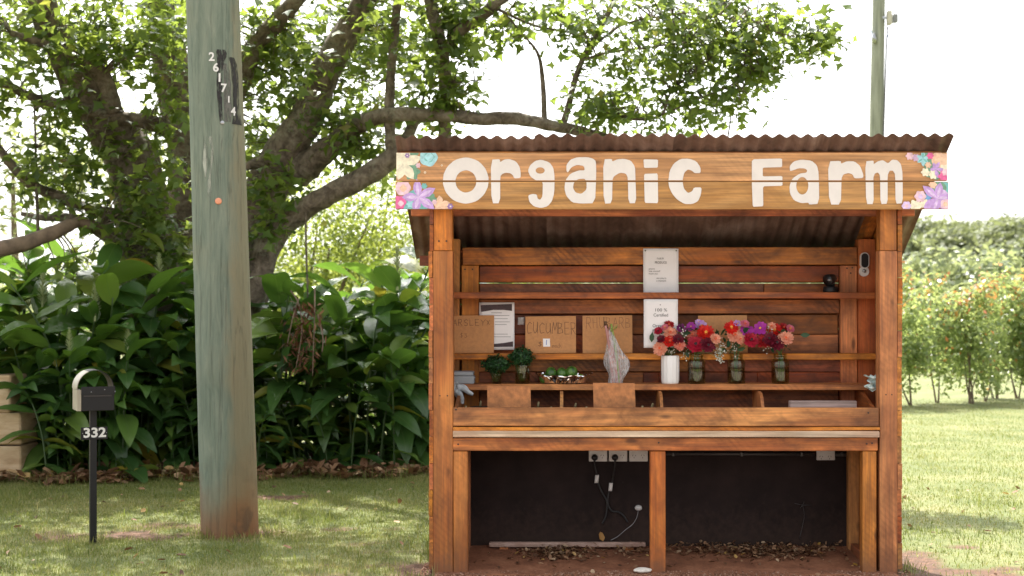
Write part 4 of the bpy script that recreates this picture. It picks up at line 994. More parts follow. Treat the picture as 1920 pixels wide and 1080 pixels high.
# shrub row on the lawn
M['shrub'] = leafmat('glossy_shrub_leaf', [(0, (.035, .080, .024)), (.45, (.095, .165, .045)), (.80, (.17, .24, .085)), (1, (.30, .35, .17))], (.62, .70, .22), .55, .30, spec=.7)
M['tips'] = leafmat('new_growth_leaf', [(0, (.20, .19, .04)), (.5, (.42, .20, .06)), (1, (.55, .15, .07))], (.80, .42, .12), .5, .35)
SH = [(1718, 762, 2.0), (1763, 757, 1.95), (1798, 755, 1.75), (1843, 752, 1.9), (1876, 749, 2.05), (1907, 746, 1.85), (1958, 747, 2.0), (1672, 765, 1.9), (2010, 747, 1.9)]
for i, (px, py, hh) in enumerate(SH):
    g = GP(px, py); r = random.Random(i + 60); g.x += r.uniform(-.15, .15); g.y += r.uniform(-.4, .6)
    lobes = [((r.uniform(-.18, .18), r.uniform(-.15, .15), zz), (.50 * f, .46 * f, .34)) for zz, f in ((.42, .60), (.70, .9), (1.05, 1.1), (1.45, .95), (hh - .15, .6))]
    lobes += [((r.uniform(-.55, .55), r.uniform(-.3, .3), r.uniform(.5, 1.7)), (r.uniform(.2, .36), .28, r.uniform(.18, .3))) for _ in range(4)]
    bush('hedge_shrub', (g.x, g.y, 0), lobes, 2000, .055, .12, M['shrub'], 'young leafy shrub with orange red new growth in the row across the lawn', 'shrub', r.choice((2, 3, 4)), 'shrubs in the row across the lawn', r.uniform(.014, .022), gap=.6, shell=.2, tips=M['tips'])
# orchard behind, then the wooded rise
M['orch'] = leafmat('pale_orchard_leaf', [(0, (.050, .082, .034)), (.5, (.13, .17, .075)), (.9, (.26, .29, .16)), (1, (.42, .44, .30))], (.55, .60, .24), .45, .35, spec=.5, posvar=.5)
for i, (px, Y, w_, zt) in enumerate(((1690, 27, 2.6, 2.4), (1762, 30, 3.4, 3.3), (1830, 26, 2.8, 2.3), (1880, 31, 3.4, 3.1), (1935, 28, 3.0, 2.6), (1720, 36, 3.6, 3.0), (1820, 38, 4.0, 3.6), (1925, 39, 4.2, 3.8), (1650, 33, 3.4, 3.0), (2010, 33, 3.6, 3.2))):
    bush('orchard_tree', (X(px, Y), Y, 0), lob(w_, w_ * .8, .7, zt * .68, 9, i + 90), 4200, .15, .32, M['orch'], ('broad pale leaved orchard tree behind the shrub row', 'taller pale leaved orchard tree farther behind the shrub row')[Y > 34], 'tree', 4, ('nearer orchard trees', 'farther orchard trees')[Y > 34], .07, gap=.35, shell=.35)
M['hillt'] = leafmat('hazed_hill_leaf', [(0, (.065, .082, .040)), (.5, (.125, .15, .07)), (1, (.21, .23, .115))], (.34, .38, .14), .4, .6, posvar=.18)  # leaf colours paled to stand in for distance haze
for i in range(34):
    px = 1560 + 26 * (i % 17) + rnd.uniform(-9, 9) ; Y = (78 if i < 17 else 104) + rnd.uniform(-8, 8)
    x = X(px, Y); z = float(gz(np.array(x), np.array(Y)))
    hh = Z(438 - (i >= 17) * 16 + 10 * math.sin(i * 1.7) + rnd.uniform(-10, 12), Y) - z
    lobes = [((rnd.uniform(-1.6, 1.6), rnd.uniform(-1.2, 1.2), hh * rnd.uniform(.45, .82)), (rnd.uniform(1.3, 2.1), 1.6, rnd.uniform(.9, 1.5))) for _ in range(6)]
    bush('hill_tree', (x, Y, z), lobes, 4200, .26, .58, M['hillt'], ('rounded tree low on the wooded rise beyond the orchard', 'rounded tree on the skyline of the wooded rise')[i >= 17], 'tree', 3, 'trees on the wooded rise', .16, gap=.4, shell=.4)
# continuous scrub under the hill trees
n = 9000; x = rng.uniform(-15, 60, n); y = rng.uniform(48, 96, n); z = gz(x, y) + rng.random(n) ** 1.2 * 3.2
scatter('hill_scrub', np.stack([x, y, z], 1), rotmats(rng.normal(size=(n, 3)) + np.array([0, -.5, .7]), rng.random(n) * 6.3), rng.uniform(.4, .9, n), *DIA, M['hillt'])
tag([o for o in COL.objects if o.name.startswith('hill_scrub')][0], 'low green scrub covering the wooded rise', 'scrub')
# ------------------------------------------------------------------ things on the shelves
def face_quadgrid(name, parent, o, ux, uz, w_, h_, nx, nz, disp, mat, thick=.0012):
    """sheet in the plane (ux,uz) from corner o, displaced along -Y by disp(u,v)"""
    o, ux, uz = Vector(o), Vector(ux), Vector(uz); nr = ux.cross(uz)   # ux=(1,0,0), uz=(0,0,1) -> (0,-1,0)
    V = []; Fc = []
    for l in (0, 1):
        for j in range(nz + 1):
            for i in range(nx + 1):
                u, v_ = i / nx, j / nz
                V.append(o + ux * w_ * u + uz * h_ * v_ + nr * (disp(u, v_) - l * thick))
    m1 = (nx + 1) * (nz + 1)
    for j in range(nz):
        for i in range(nx):
            a = j * (nx + 1) + i; q = (a, a + 1, a + nx + 2, a + nx + 1)
            Fc.append(q); Fc.append(tuple(m1 + t for t in q)[::-1])
    ring = [i for i in range(nx + 1)] + [j * (nx + 1) + nx for j in range(1, nz + 1)] + [nz * (nx + 1) + i for i in range(nx - 1, -1, -1)] + [j * (nx + 1) for j in range(nz - 1, 0, -1)]
    for a, b in zip(ring, ring[1:] + ring[:1]): Fc.append((b, a, m1 + a, m1 + b))
    return mk(name, V, Fc, mat, parent, smooth=True)
def text_flat(name, parent, s, size, center, mat, width=None, align='CENTER', rot=0.0, lean=0.0, bold=0.0):
    cu = bpy.data.curves.new('t', 'FONT'); cu.body = s; cu.size = size; cu.align_x = align; cu.align_y = 'CENTER'
    if bold: cu.offset = bold
    cu.resolution_u = 3
    ob = bpy.data.objects.new('t', cu); COL.objects.link(ob)
    dg = bpy.context.evaluated_depsgraph_get(); dg.update()
    me = bpy.data.meshes.new_from_object(ob.evaluated_get(dg))
    V = [v.co.copy() for v in me.vertices]; Fc = [list(p.vertices) for p in me.polygons]
    bpy.data.objects.remove(ob); bpy.data.curves.remove(cu); bpy.data.meshes.remove(me)
    if width:
        wx = max(v.x for v in V) - min(v.x for v in V)
        for v in V: v.x *= width / wx
    c = Vector(center); cr, sr = math.cos(rot), math.sin(rot)
    W = []
    for v in V:
        x, z = v.x * cr - v.y * sr, v.x * sr + v.y * cr
        W.append(c + Vector((x, z * lean, z)))
    return mk(name, W, Fc, mat, parent)
STR = {'A': [[(0, 0), (.5, 1), (1, 0)], [(.2, .4), (.8, .4)]], 'R': [[(0, 0), (0, 1), (.7, .95), (.8, .7), (.6, .5), (0, .45)], [(.3, .45), (.9, 0)]],
 'S': [[(.9, .85), (.5, 1), (.1, .8), (.3, .55), (.8, .4), (.8, .1), (.4, 0), (0, .12)]], 'L': [[(0, 1), (0, 0), (.8, 0)]], 'E': [[(.8, 1), (0, 1), (0, 0), (.8, 0)], [(0, .5), (.65, .5)]],
 'Y': [[(0, 1), (.5, .5), (1, 1)], [(.5, .5), (.4, 0)]], 'X': [[(0, .9), (.7, .2)], [(.7, .9), (.1, .2)]], 'C': [[(.9, .85), (.5, 1), (.1, .75), (0, .4), (.3, .02), (.9, .1)]],
 'U': [[(0, 1), (.05, .3), (.35, 0), (.75, .2), (.85, 1)], [(.85, 1), (.9, 0)]], 'M': [[(0, 0), (.15, 1), (.5, .3), (.9, 1), (1, 0)]], 'B': [[(0, 0), (0, 1), (.7, .9), (.6, .6), (0, .5), (.8, .4), (.8, .08), (0, 0)]],
 'H': [[(0, 1), (0, 0)], [(.8, 1), (.8, 0)], [(0, .5), (.8, .5)]], 'P': [[(0, 0), (0, 1), (.7, .95), (.75, .6), (0, .5)]], '$': [[(.9, .8), (.5, .9), (.1, .7), (.8, .35), (.5, .1), (0, .2)], [(.5, 1.05), (.45, -.05)]],
 '1': [[(.4, 1), (.35, 0)]], '3': [[(.1, .9), (.7, .95), (.4, .55), (.8, .3), (.4, 0), (0, .1)]], 'e': [[(.1, .3), (.8, .35), (.6, .6), (.1, .5), (.1, .1), (.8, .05)]], 'a': [[(.8, .55), (.2, .5), (.1, .1), (.7, .1), (.8, .55), (.85, 0)]],
 'c': [[(.8, .5), (.3, .55), (.1, .2), (.5, 0), (.8, .1)]], 'h': [[(.1, 1), (.1, 0)], [(.1, .4), (.5, .55), (.7, .3), (.7, 0)]]}
def handwrite(parent, s, x0, zc, w_, h_, y, mat, lean=0.0, thick=.0022, seed=1):
    r = random.Random(seed); V = []; Fc = []
    n = len(s); cw = w_ / n
    for i, ch in enumerate(s):
        if ch not in STR: continue
        ox, oz = x0 + i * cw, zc + r.uniform(-.04, .04) * h_
        sc = r.uniform(.88, 1.1)
        for st in STR[ch]:
            p = [Vector((ox + a * cw * .78 + r.uniform(-.002, .002), 0, oz + (b - .5) * h_ * sc)) for a, b in st]
            for a, b in zip(p[:-1], p[1:]):
                d = (b - a).normalized(); e = Vector((-d.z, 0, d.x)) * thick / 2
                q = [a - e - d * thick * .3, b - e + d * thick * .3, b + e + d * thick * .3, a + e - d * thick * .3]
                base = len(V)
                for t in q: V.append((t.x, y + (t.z - zc) * lean, t.z))
                Fc.append((base, base + 1, base + 2, base + 3))
    return mk('handwriting', V, Fc, mat, parent)

# hardboard name cards leaning on the second shelf
def card(px0, px1, py0, yb, text, label, txts, mat='board', seed=3):
    z0 = S2Z + .0005; z1 = Z(py0, yb + .02); x0, x1 = X(px0, yb), X(px1, yb)
    lean = .16
    r_ = root('name_card', ((x0 + x1) / 2, yb, z0), label, 'sign', 'hardboard produce cards on the middle shelf')
    h = z1 - z0
    V = []
    for dy in (0, .005):
        for a, b in ((x0, 0), (x1, .002), (x1, h), (x0, h - .003)): V.append((a, yb + dy + b * lean, z0 + b))
    mk('card', V, [(0, 1, 2, 3), (7, 6, 5, 4), (0, 4, 5, 1), (1, 5, 6, 2), (2, 6, 7, 3), (3, 7, 4, 0)], M[mat], r_)
    for (s, a0, a1, pz, hpx, th) in txts:
        zc_ = Z(pz, yb + .015)
        handwrite(r_, s, X(a0, yb), zc_, X(a1, yb) - X(a0, yb), hpx * (yb + D) / F, yb - .0008 + (zc_ - z0) * lean, M['pencil'], lean, th, seed)
    return r_, lean, z0
yb = S2Y + .055
card(838, 926, 591, yb, '', 'tan hardboard card reading PARSLEY, half hidden behind a post', [('PARSLEYX', 838, 922, 605, 11, .0026), ('$3', 862, 878, 629, 8, .0018)], seed=2)
r_, lean, z0 = card(985, 1080, 592.5, yb, '', 'tan hardboard card reading CUCUMBER with a white price sticker', [('CUCUMBER', 988, 1083, 615, 21, .0028), ('$', 1009, 1018, 645, 9, .0024), ('each', 1035, 1054, 648, 8, .0016)], seed=5)
zc_ = Z(642, yb)
V = [(X(a, yb), yb - .001 + (Z(b, yb) - z0) * lean, Z(b, yb)) for a, b in ((1018.5, 650), (1031.5, 650), (1031, 635), (1018, 635))]
mk('price_sticker', V, [(0, 1, 2, 3)], M['paper'], r_)
M['bluepen'] = plain('blue_pen', (.03, .12, .45), .6)
handwrite(r_, '1', X(1023, yb), zc_, .02, .03, yb - .0018 + (zc_ - z0) * lean, M['bluepen'], lean, .0035, 4)
card(1092.5, 1186, 591, yb, '', 'tan hardboard card reading RHUBARB behind the plastic bag', [('RHUBARB', 1100, 1186, 605, 20, .0018)], seed=8)
card(1310, 1402, 591, yb, '', 'tan hardboard card partly hidden behind the flower bouquets', [], seed=9)

# papers
def paper(px0, px1, py0, py1, y, label, disp, group=None):
    r_ = root('paper_notice', P((px0 + px1) / 2, py1, y), label, 'paper', group)
    face_quadgrid('sheet', r_, P(px0, py1, y), (1, 0, 0), (0, 0, 1), X(px1, y) - X(px0, y), Z(py0, y) - Z(py1, y), 8, 12, disp, M['paper'], .0008)
    return r_
y1 = YB - .02
p1 = paper(1206, 1272, 466, 551, y1 - .002, 'creased white notice pinned to the top back board', lambda u, v: .002 + .0035 * math.sin(u * 5 + v * 3) * (1 - v) + .022 * max(0, .3 - v) / .3 + .004 * math.sin(v * 26) * max(0, v - .7))
for px in (1210, 1268):
    c = P(px, 470, y1 - .009); V, Fc = lathe_geo([(0, -.002), (.004, 0), (.004, .003), (0, .004)], 10); mk('pin', [(c.x + a, c.y - q, c.z + b) for a, b, q in V], Fc, M['ink'], p1)
for s, px, py, sz_, wpx in (('F A R M', 1238, 485, .016, 12), ('PRODUCE', 1239, 492.5, .02, 22), ('please', 1222, 504, .012, 11), ('help yourself', 1227, 508.5, .012, 21), ('thank you', 1225, 513.3, .012, 17), ('see you in', 1240, 521.5, .014, 18), ('a moment', 1240, 526.5, .014, 18)):
    text_flat('lettering', p1, s, sz_, P(px, py, y1 - .0118), M['ink'], width=wpx * (y1 + D) / F)
yp = S1Y - .004
p2 = paper(1207, 1271, 561, 652, yp, 'plain white card reading 100 % Certified hung below the upper shelf', lambda u, v: .001 + .0015 * math.sin(u * 3))
for s, px, py, wpx in (('100 %', 1239, 581.5, 22), ('Certified', 1239, 591, 27), ('Organic', 1236, 611, 25), ('Produce', 1236, 621, 25)):
    text_flat('lettering', p2, s, .026, P(px, py, yp - .0034), M['ink'], width=wpx * (yp + D) / F)
c = P(1238, 571.5, yp - .003); V, Fc = lathe_geo([(0, -.001), (.003, 0), (.003, .002), (0, .003)], 8); mk('pin', [(c.x + a, c.y - q, c.z + b) for a, b, q in V], Fc, M['nail'], p2)
yf = YB - .024
M['banner'] = plain('printed_banner', (.055, .03, .035), .6, .5, 25)
p3 = paper(898.5, 964.5, 567, 656, yf, 'white printed flyer with dark bands behind the parsley card', lambda u, v: .001 + .0012 * math.sin(v * 5))
def strip(par, pts, y, mat):
    V = [(X(a, y), y, Z(b, y)) for a, b in pts]; return mk('printed_band', V, [tuple(range(len(pts)))[::-1]], mat, par)
strip(p3, [(901, 572), (960, 570), (960, 583), (945, 581), (925, 581), (902, 585)], yf - .0032, M['banner'])
strip(p3, [(902, 643), (925, 645), (945, 643), (962, 640), (962, 650), (902, 651)], yf - .0032, M['banner'])
M['greyink'] = plain('grey_print', (.30, .29, .30), .7)
for i, (py, w0, w1) in enumerate(((586, 921, 941), (591, 908, 955), (597, 908, 952), (603, 928, 956), (608, 928, 950), (626, 926, 952), (631, 926, 958))):
    strip(p3, [(w0, py), (w1, py), (w1, py + 1.0), (w0, py + 1.0)], yf - .0034, M['greyink'])
# small clear tag
M['clear'] = NT('clear_plastic'); M['clear'] = M['clear'].done(M['clear'].n('MixShader', {0: .45, 1: M['clear'].n('BsdfTransparent').outputs[0], 2: M['clear'].principled((.6, .57, .55), .12)}).outputs[0])
tg = face_quadgrid('plastic_tag', None, P(971, 609, YB - .006), (1, 0, 0), (0, 0, 1), .038, .045, 3, 3, lambda u, v: .002 + .002 * u, M['clear'], .001)
tag(tg, 'small clear plastic tag on the back wall beside the cucumber card', 'tag')

# glass ------------------------------------------------------------
def clearmat(name, tint, f0=.03, f1=.6, rough=.03):
    k = NT(name); fr = k.n('LayerWeight', {'Blend': .35}).outputs['Facing']
    fac = k.rng(k.math('POWER', fr, 2.2), 0, 1, f0, f1)
    return k.done(k.n('MixShader', {0: fac, 1: k.n('BsdfTransparent', {0: (*tint, 1)}).outputs[0], 2: k.n('BsdfGlossy', {'Color': (.9, .93, .9, 1), 'Roughness': rough}).outputs[0]}).outputs[0])
M['glass'] = clearmat('jar_glass', (.86, .88, .80))
M['water'] = clearmat('jar_water', (.80, .76, .60), .02, .3, .0)
M['stem'] = plain('cut_stem', (.085, .13, .03), .5, .2, 20)
M['parsley'] = leafmat('parsley_leaf', [(0, (.008, .032, .010)), (.6, (.016, .065, .016)), (1, (.035, .11, .025))], (.06, .16, .02), .2, .5)
def on3(px, yy): return Vector((X(px, yy), yy, S3Z))
def jar(px, yy, prof, label, group=None, name='glass_jar', waterh=.6, sides=28):
    c = on3(px, yy)
    r_ = root(name, c, label, 'jar', group)
    t = .0025
    full = [(0.0005, .0005)] + prof + [(a - t, b) for a, b in prof[::-1]] + [(.0005, .006)]
    lathe('glass', r_, full, M['glass'], c, sides)
    hi = prof[-1][1] * waterh
    ins = [(a - t - .0008, max(b, .0068)) for a, b in prof if b < hi]
    lathe('water', r_, [(.0005, .0068)] + ins + [(ins[-1][0], hi), (.0005, hi)], M['water'], c, sides)
    return r_
S = (S3Y + .06 + D) / F                  # metres per photo pixel at the produce shelf
PY = S3Y + .06
jar(931, PY, [(.026, 0), (.028, .004), (.034, .055), (.036, 27 * S), (.0365, 27 * S)], 'small tapered glass holding the shorter parsley bunch', None, 'drinking_glass', .55)
jar(979.5, PY, [(.041, 0), (.0435, .006), (.0435, 34 * S), (.044, 36 * S)], 'straight sided glass tumbler holding the taller parsley bunch', None, 'drinking_glass', .55)
LEAFLET = ([(0, 0, 0), (.35, .4, .05), (.5, 1, -.02), (0, .8, .08), (-.5, 1, -.02), (-.35, .4, .05)], [(0, 1, 3), (1, 2, 3), (0, 3, 5), (3, 4, 5)])
def parsley(px, py, rx, ry, yy, jarpx, label):
    c = P(px, py, yy)
    r_ = root('parsley_bunch', (X(jarpx, yy), yy, S3Z + .012), label, 'herbs', 'parsley bunches on the shelf')
    N = 1500
    d = rng.normal(size=(N, 3)); d /= np.linalg.norm(d, axis=1, keepdims=True)
    rr = rng.random(N) ** .35
    lump = 1 + .16 * np.sin(d[:, 0] * 7 + 1) * np.cos(d[:, 2] * 6) + rng.normal(size=N) * .05
    cen = np.array(c) + d * (rr * lump)[:, None] * np.array([rx * S, rx * S * .8, ry * S])
    nr = d + rng.normal(size=(N, 3)) * .6
    scatter('foliage', cen, rotmats(nr, rng.random(N) * 6.3), .009 + .008 * rng.random(N), *LEAFLET, M['parsley'], r_, tuple(c))
    V = []; Fc = []
    for i in range(14):
        a = 2 * math.pi * i / 14; b = Vector((X(jarpx, yy), yy, S3Z + .014)) + Vector((math.cos(a), math.sin(a), 0)) * rnd.uniform(.003, .016)
        e = Vector(c) + Vector((math.cos(a) * rx * S * .55, math.sin(a) * rx * S * .4, -ry * S * .5))
        v, f = tube_geo([b, (b + e) / 2 * 1.0 + Vector((0, 0, .004)), e], [.0014] * 3, 5)
        Fc += [[q + len(V) for q in t] for t in f]; V += v
    mk('stems', V, Fc, M['stem'], r_)
parsley(930, 683, 25, 17, PY, 931, 'rounded bunch of dark parsley in the small tapered glass')
parsley(977, 669, 22.5, 18, PY, 979.5, 'dense bunch of dark parsley in the straight glass tumbler')

# foil tray with round green cucumbers
M['foil'] = plain('crumpled_foil', (.88, .88, .90), .16, .05, 60, metallic=1.0, bump=.15, bdist=.004)
ty = S3Y + .075
tc = Vector((X(1058, ty - .02), ty, S3Z))
V = []; Fc = []
n = 64; prof = [(.0, .002, 0), (.55, .002, 0), (.80, .004, .004), (.92, .036, .012), (1.0, .054, .016), (1.07, .060, .03), (1.075, .056, .03), (1.0, .050, .016), (.90, .032, .012), (.78, .0055, .004), (.5, .0040, 0), (.0, .0040, 0)]
for (r0, z0_, wv) in prof:
    for i in range(n):
        a = 2 * math.pi * i / n
        cr = 1 + wv * math.sin(7 * a + .4) * 1.1 + wv * .35 * math.sin(19 * a + 1)
        V.append(tc + Vector((math.cos(a) * .152 * r0 * cr, math.sin(a) * .095 * r0 * cr, z0_ + (.004 * math.sin(9 * a) * wv / .03 if z0_ > .03 else 0) - (.012 * max(0, -math.sin(a)) * (wv > .01)))))
for j in range(len(prof) - 1):
    for i in range(n):
        i2 = (i + 1) % n; Fc.append((j * n + i, j * n + i2, (j + 1) * n + i2, (j + 1) * n + i))
V = [v + Vector((rnd.gauss(0, .0022), rnd.gauss(0, .0022), abs(rnd.gauss(0, .0018)))) for v in V]
tag(mk('foil_tray', V, Fc, M['foil'], None), 'oval crimped foil tray piled with round green cucumbers', 'tray')
k = NT('cucumber_skin'); v = k.coord('Object'); n1 = k.noise(k.coord('Object', (40, 40, 10)), 1.0, 3); n2 = k.noise(v, 60, 2)
cc_ = k.mix(k.rng(n1, .35, .68), (.018, .065, .010), (.10, .22, .03)); M['cuke'] = k.done(k.principled(cc_, .32, k.bump(n2, .2, .001)))
cpos = [(1033, 699.5, -.02, .032), (1053, 700, -.022, .031), (1071.5, 698.5, -.02, .035), (1020, 711.5, .0, .026), (1043, 712, .02, .026), (1062, 712, .025, .026), (1088, 711, .01, .025), (1028, 711, .045, .025), (1078, 710.5, .04, .025), (1052, 711.5, -.04, .024)]
for i, (px, py, dy, rad) in enumerate(cpos):
    bm = bmesh.new(); bmesh.ops.create_uvsphere(bm, u_segments=20, v_segments=12, radius=rad)
    c = P(px, py, ty + dy - .012); c.z = max(c.z, S3Z + .005 + rad * .93)
    q = Euler((rnd.uniform(-.4, .4), rnd.uniform(-.4, .4), rnd.random() * 6)).to_matrix()
    for v in bm.verts:
        v.co.z *= 1.12; a = math.atan2(v.co.y, v.co.x); v.co.x *= 1 + .02 * math.sin(5 * a); v.co = q @ v.co + c
    o = frombm('round_cucumber', bm, M['cuke'], None, True)
    top = i < 3
    tag(o, 'dark green round cucumber on top of the foil tray heap' if top else 'green round cucumber low in the foil tray', 'vegetable', 'cucumbers in the foil tray')

# rhubarb in a clear bag
bag = root('rhubarb_bag', (X(1155, PY), PY, S3Z), 'clear plastic bag of pink rhubarb stalks standing on the shelf', 'bag')
k = NT('thin_clear_bag'); v = k.coord('Object'); n1 = k.noise(k.coord('Object', (30, 30, 5)), 1.6, 5, .7, 1.5)
pb = k.principled((.80, .80, .80), .16, k.bump(n1, .45, .012))
M['bag'] = k.done(k.n('MixShader', {0: k.rng(n1, .36, .62, .08, .50), 1: k.n('BsdfTransparent', {0: (.95, .95, .95, 1)}).outputs[0], 2: pb}).outputs[0])
M['rhub'] = plain('rhubarb_stalk', (.46, .22, .20), .5, .35, 12); M['rhubg'] = plain('rhubarb_green', (.22, .28, .06), .5, .3, 12); M['rhubb'] = plain('rhubarb_cut_end', (.10, .05, .02), .7)
bp = [(1142, 619, .008), (1145, 630, .020), (1148, 643, .036), (1151, 657, .046), (1153, 672, .060), (1154, 688, .066), (1155, 700, .056), (1155, 711, .047), (1155, 719, .043)]
bt = []
for q0, q1 in zip(bp[:-1], bp[1:]):
    for s_ in range(5): bt.append(tuple(a + (b - a) * s_ / 5 for a, b in zip(q0, q1)))
bp = bt + [bp[-1]]
V = []; Fc = []; nn = 72
for i, (px, py, r0) in enumerate(bp):
    c = P(px, py, PY)
    for q in range(nn):
        a = 2 * math.pi * q / nn
        f = 1 + .20 * noise.noise(Vector((math.cos(a) * 2.2, math.sin(a) * 2.2, i * .12))) + .13 * noise.noise(Vector((math.cos(a) * 6, math.sin(a) * 6, i * .16))) + .07 * noise.noise(Vector((math.cos(a) * 14, math.sin(a) * 14, i * .35)))
        bl = .92 + .24 * max(0, math.cos(a)) * math.exp(-((i - 24) / 8) ** 2) - .10 * max(0, -math.cos(a)) * math.sin(i * .26)
        V.append(c + Vector((math.cos(a) * r0 * f * bl, math.sin(a) * r0 * .62 * f, .004 * math.sin(a * 7 + i * .3))))
for i in range(len(bp) - 1):
    for q in range(nn):
        q2 = (q + 1) % nn; Fc.append((i * nn + q, (i + 1) * nn + q, (i + 1) * nn + q2, i * nn + q2))
mk('plastic', V, Fc, M['bag'], bag, True)
for i, (t, bx, m_) in enumerate(((1135, 1149, 'rhub'), (1137.5, 1153, 'rhub'), (1141, 1157, 'rhub'), (1146, 1160, 'rhubg'), (1143, 1152, 'rhub'), (1148, 1163, 'rhub'))):
    top = P(t, 607 + (i % 3) * 6, PY - .012 + i * .006); b = P(bx, 718, PY - .015 + i * .007); b.z = S3Z + .004
    tube('stalk', bag, [b, (b + top) / 2 + Vector((.006, 0, 0)), top], [.010, .009, .006], M[m_], 8, .05, 4)
    if i < 2: tube('cut_end', bag, [top - (top - b).normalized() * .01, top + (top - b).normalized() * .014], [.0075, .009], M['rhubb'], 8, .2, 1)
for i in range(4):
    c0 = P(1146 + i * 3, 622 - i * 2, PY - .02); tube('leaf_stub', bag, [c0, c0 + Vector((.004 * (i - 1), -.004, .024))], [.004, .0015], M['rhubg'], 6, .2, 1)

# vase and mason jars
vz = on3(1256.5, PY)
V = []; Fc = []; nn = 48; vh = 53 * S
vp = [(0, .0), (.046, .0), (.050, .006), (.0505, .02), (.0515, vh * .5), (.0515, vh - .004), (.0500, vh), (.0455, vh), (.0455, .012), (0, .012)]
for r0, z0_ in vp:
    for q in range(nn):
        a = 2 * math.pi * q / nn
        f = 1 + (.045 * math.cos(13 * a) if .01 < z0_ < vh - .003 and r0 > .047 else 0)
        V.append((vz.x + r0 * f * math.cos(a), vz.y + r0 * f * math.sin(a), vz.z + z0_))
for i in range(len(vp) - 1):
    for q in range(nn):
        q2 = (q + 1) % nn; Fc.append((i * nn + q, i * nn + q2, (i + 1) * nn + q2, (i + 1) * nn + q))
M['china'] = plain('white_glaze', (.80, .79, .77), .25, .03, 6)
tag(mk('fluted_vase', V, Fc, M['china'], None, True), 'white fluted china vase of peach and red flowers', 'vase')
jh = 56 * S
mason = [(.040, 0), (.0495, .004), (.052, .012), (.0525, jh * .70), (.0505, jh * .76), (.043, jh * .81), (.0385, jh * .84), (.0385, jh * .93), (.040, jh * .935), (.040, jh * .95), (.0385, jh)]
JX = [(1306, 'mason jar of red and dark crimson flowers beside the white vase'), (1380.5, 'mason jar of red, peach and purple flowers in the middle of three'), (1463, 'mason jar of maroon and red flowers farthest from the vase')]
for px, lb in JX: jar(px, PY, mason, lb, 'mason jars of flowers', 'mason_jar', .55)

# bouquets
def petal_mat(name, a, b, tm=.3):
    return leafmat(name, [(0, a), (1, b)], b, tm, .55)
FC = {'red': ((.55, .014, .010), (.78, .03, .016)), 'dred': ((.28, .008, .012), (.44, .016, .02)), 'maroon': ((.09, .004, .014), (.19, .008, .026)), 'crim': ((.32, .006, .026), (.50, .014, .045)),
      'peach': ((.72, .26, .16), (.86, .44, .30)), 'coral': ((.65, .17, .12), (.8, .28, .2)), 'purp': ((.36, .025, .32), (.55, .06, .46)), 'lil': ((.42, .20, .60), (.70, .52, .82)), 'pink': ((.60, .12, .20), (.72, .22, .28)), 'dpurp': ((.12, .008, .09), (.22, .02, .14))}
for q, (a, b) in FC.items(): M['fl_' + q] = petal_mat('petal_' + q, a, b)
M['eye_d'] = plain('flower_eye_dark', (.02, .006, .008), .7); M['eye_y'] = plain('flower_eye_yellow', (.75, .38, .05), .7); M['eye_o'] = plain('flower_eye_orange', (.62, .10, .03), .7)
PET = ([(-.05, 0, 0), (.05, 0, 0), (-.14, .45, .06), (.14, .45, .06), (-.11, .85, .03), (.11, .85, .03), (0, 1.0, -.01)], [(0, 1, 3, 2), (2, 3, 5, 4), (4, 5, 6)])
def flower(par, c, r0, nrm, col, eye, layers=3):
    nrm = Vector(nrm).normalized(); z = nrm; x = z.orthogonal().normalized(); y = z.cross(x)
    cen = []; Ms = []; sc = []
    for l in range(layers):
        n = (18, 15, 11)[l] if layers == 3 else 9
        rr = r0 * (1, .80, .55)[l]; el = (.10, .38, .75)[l]
        for i in range(n):
            a = 2 * math.pi * (i + .5 * l) / n + rnd.uniform(-.08, .08); e = el + rnd.uniform(-.12, .12)
            d = (x * math.cos(a) + y * math.sin(a)) * math.cos(e) + z * math.sin(e)
            t = (y * math.cos(a) - x * math.sin(a)); nn_ = t.cross(d) * -1
            nn_ = d.cross(t) * -1
            wsc = 1.25 if layers == 3 else 2.2
            Ms.append(np.array([[t.x * wsc, d.x, nn_.x], [t.y * wsc, d.y, nn_.y], [t.z * wsc, d.z, nn_.z]]))
            cen.append(np.array(c + z * (l * r0 * .07))); sc.append(rr * rnd.uniform(.9, 1.08))
    o = scatter('flower_head', np.array(cen), np.array(Ms), np.array(sc), *PET, M['fl_' + col], par, tuple(c), kind=None)
    bm = bmesh.new(); bmesh.ops.create_uvsphere(bm, u_segments=10, v_segments=6, radius=r0 * (.26 if layers == 3 else .16))
    for v in bm.verts:
        w_ = v.co; v.co = c + x * w_.x + y * w_.y + z * (w_.z * .5 + r0 * .16)
    frombm('flower_eye', bm, M[eye], o, True)
    return o
def zq(a, b): return 1200 + a / 6.0, 580 + b / 6.0
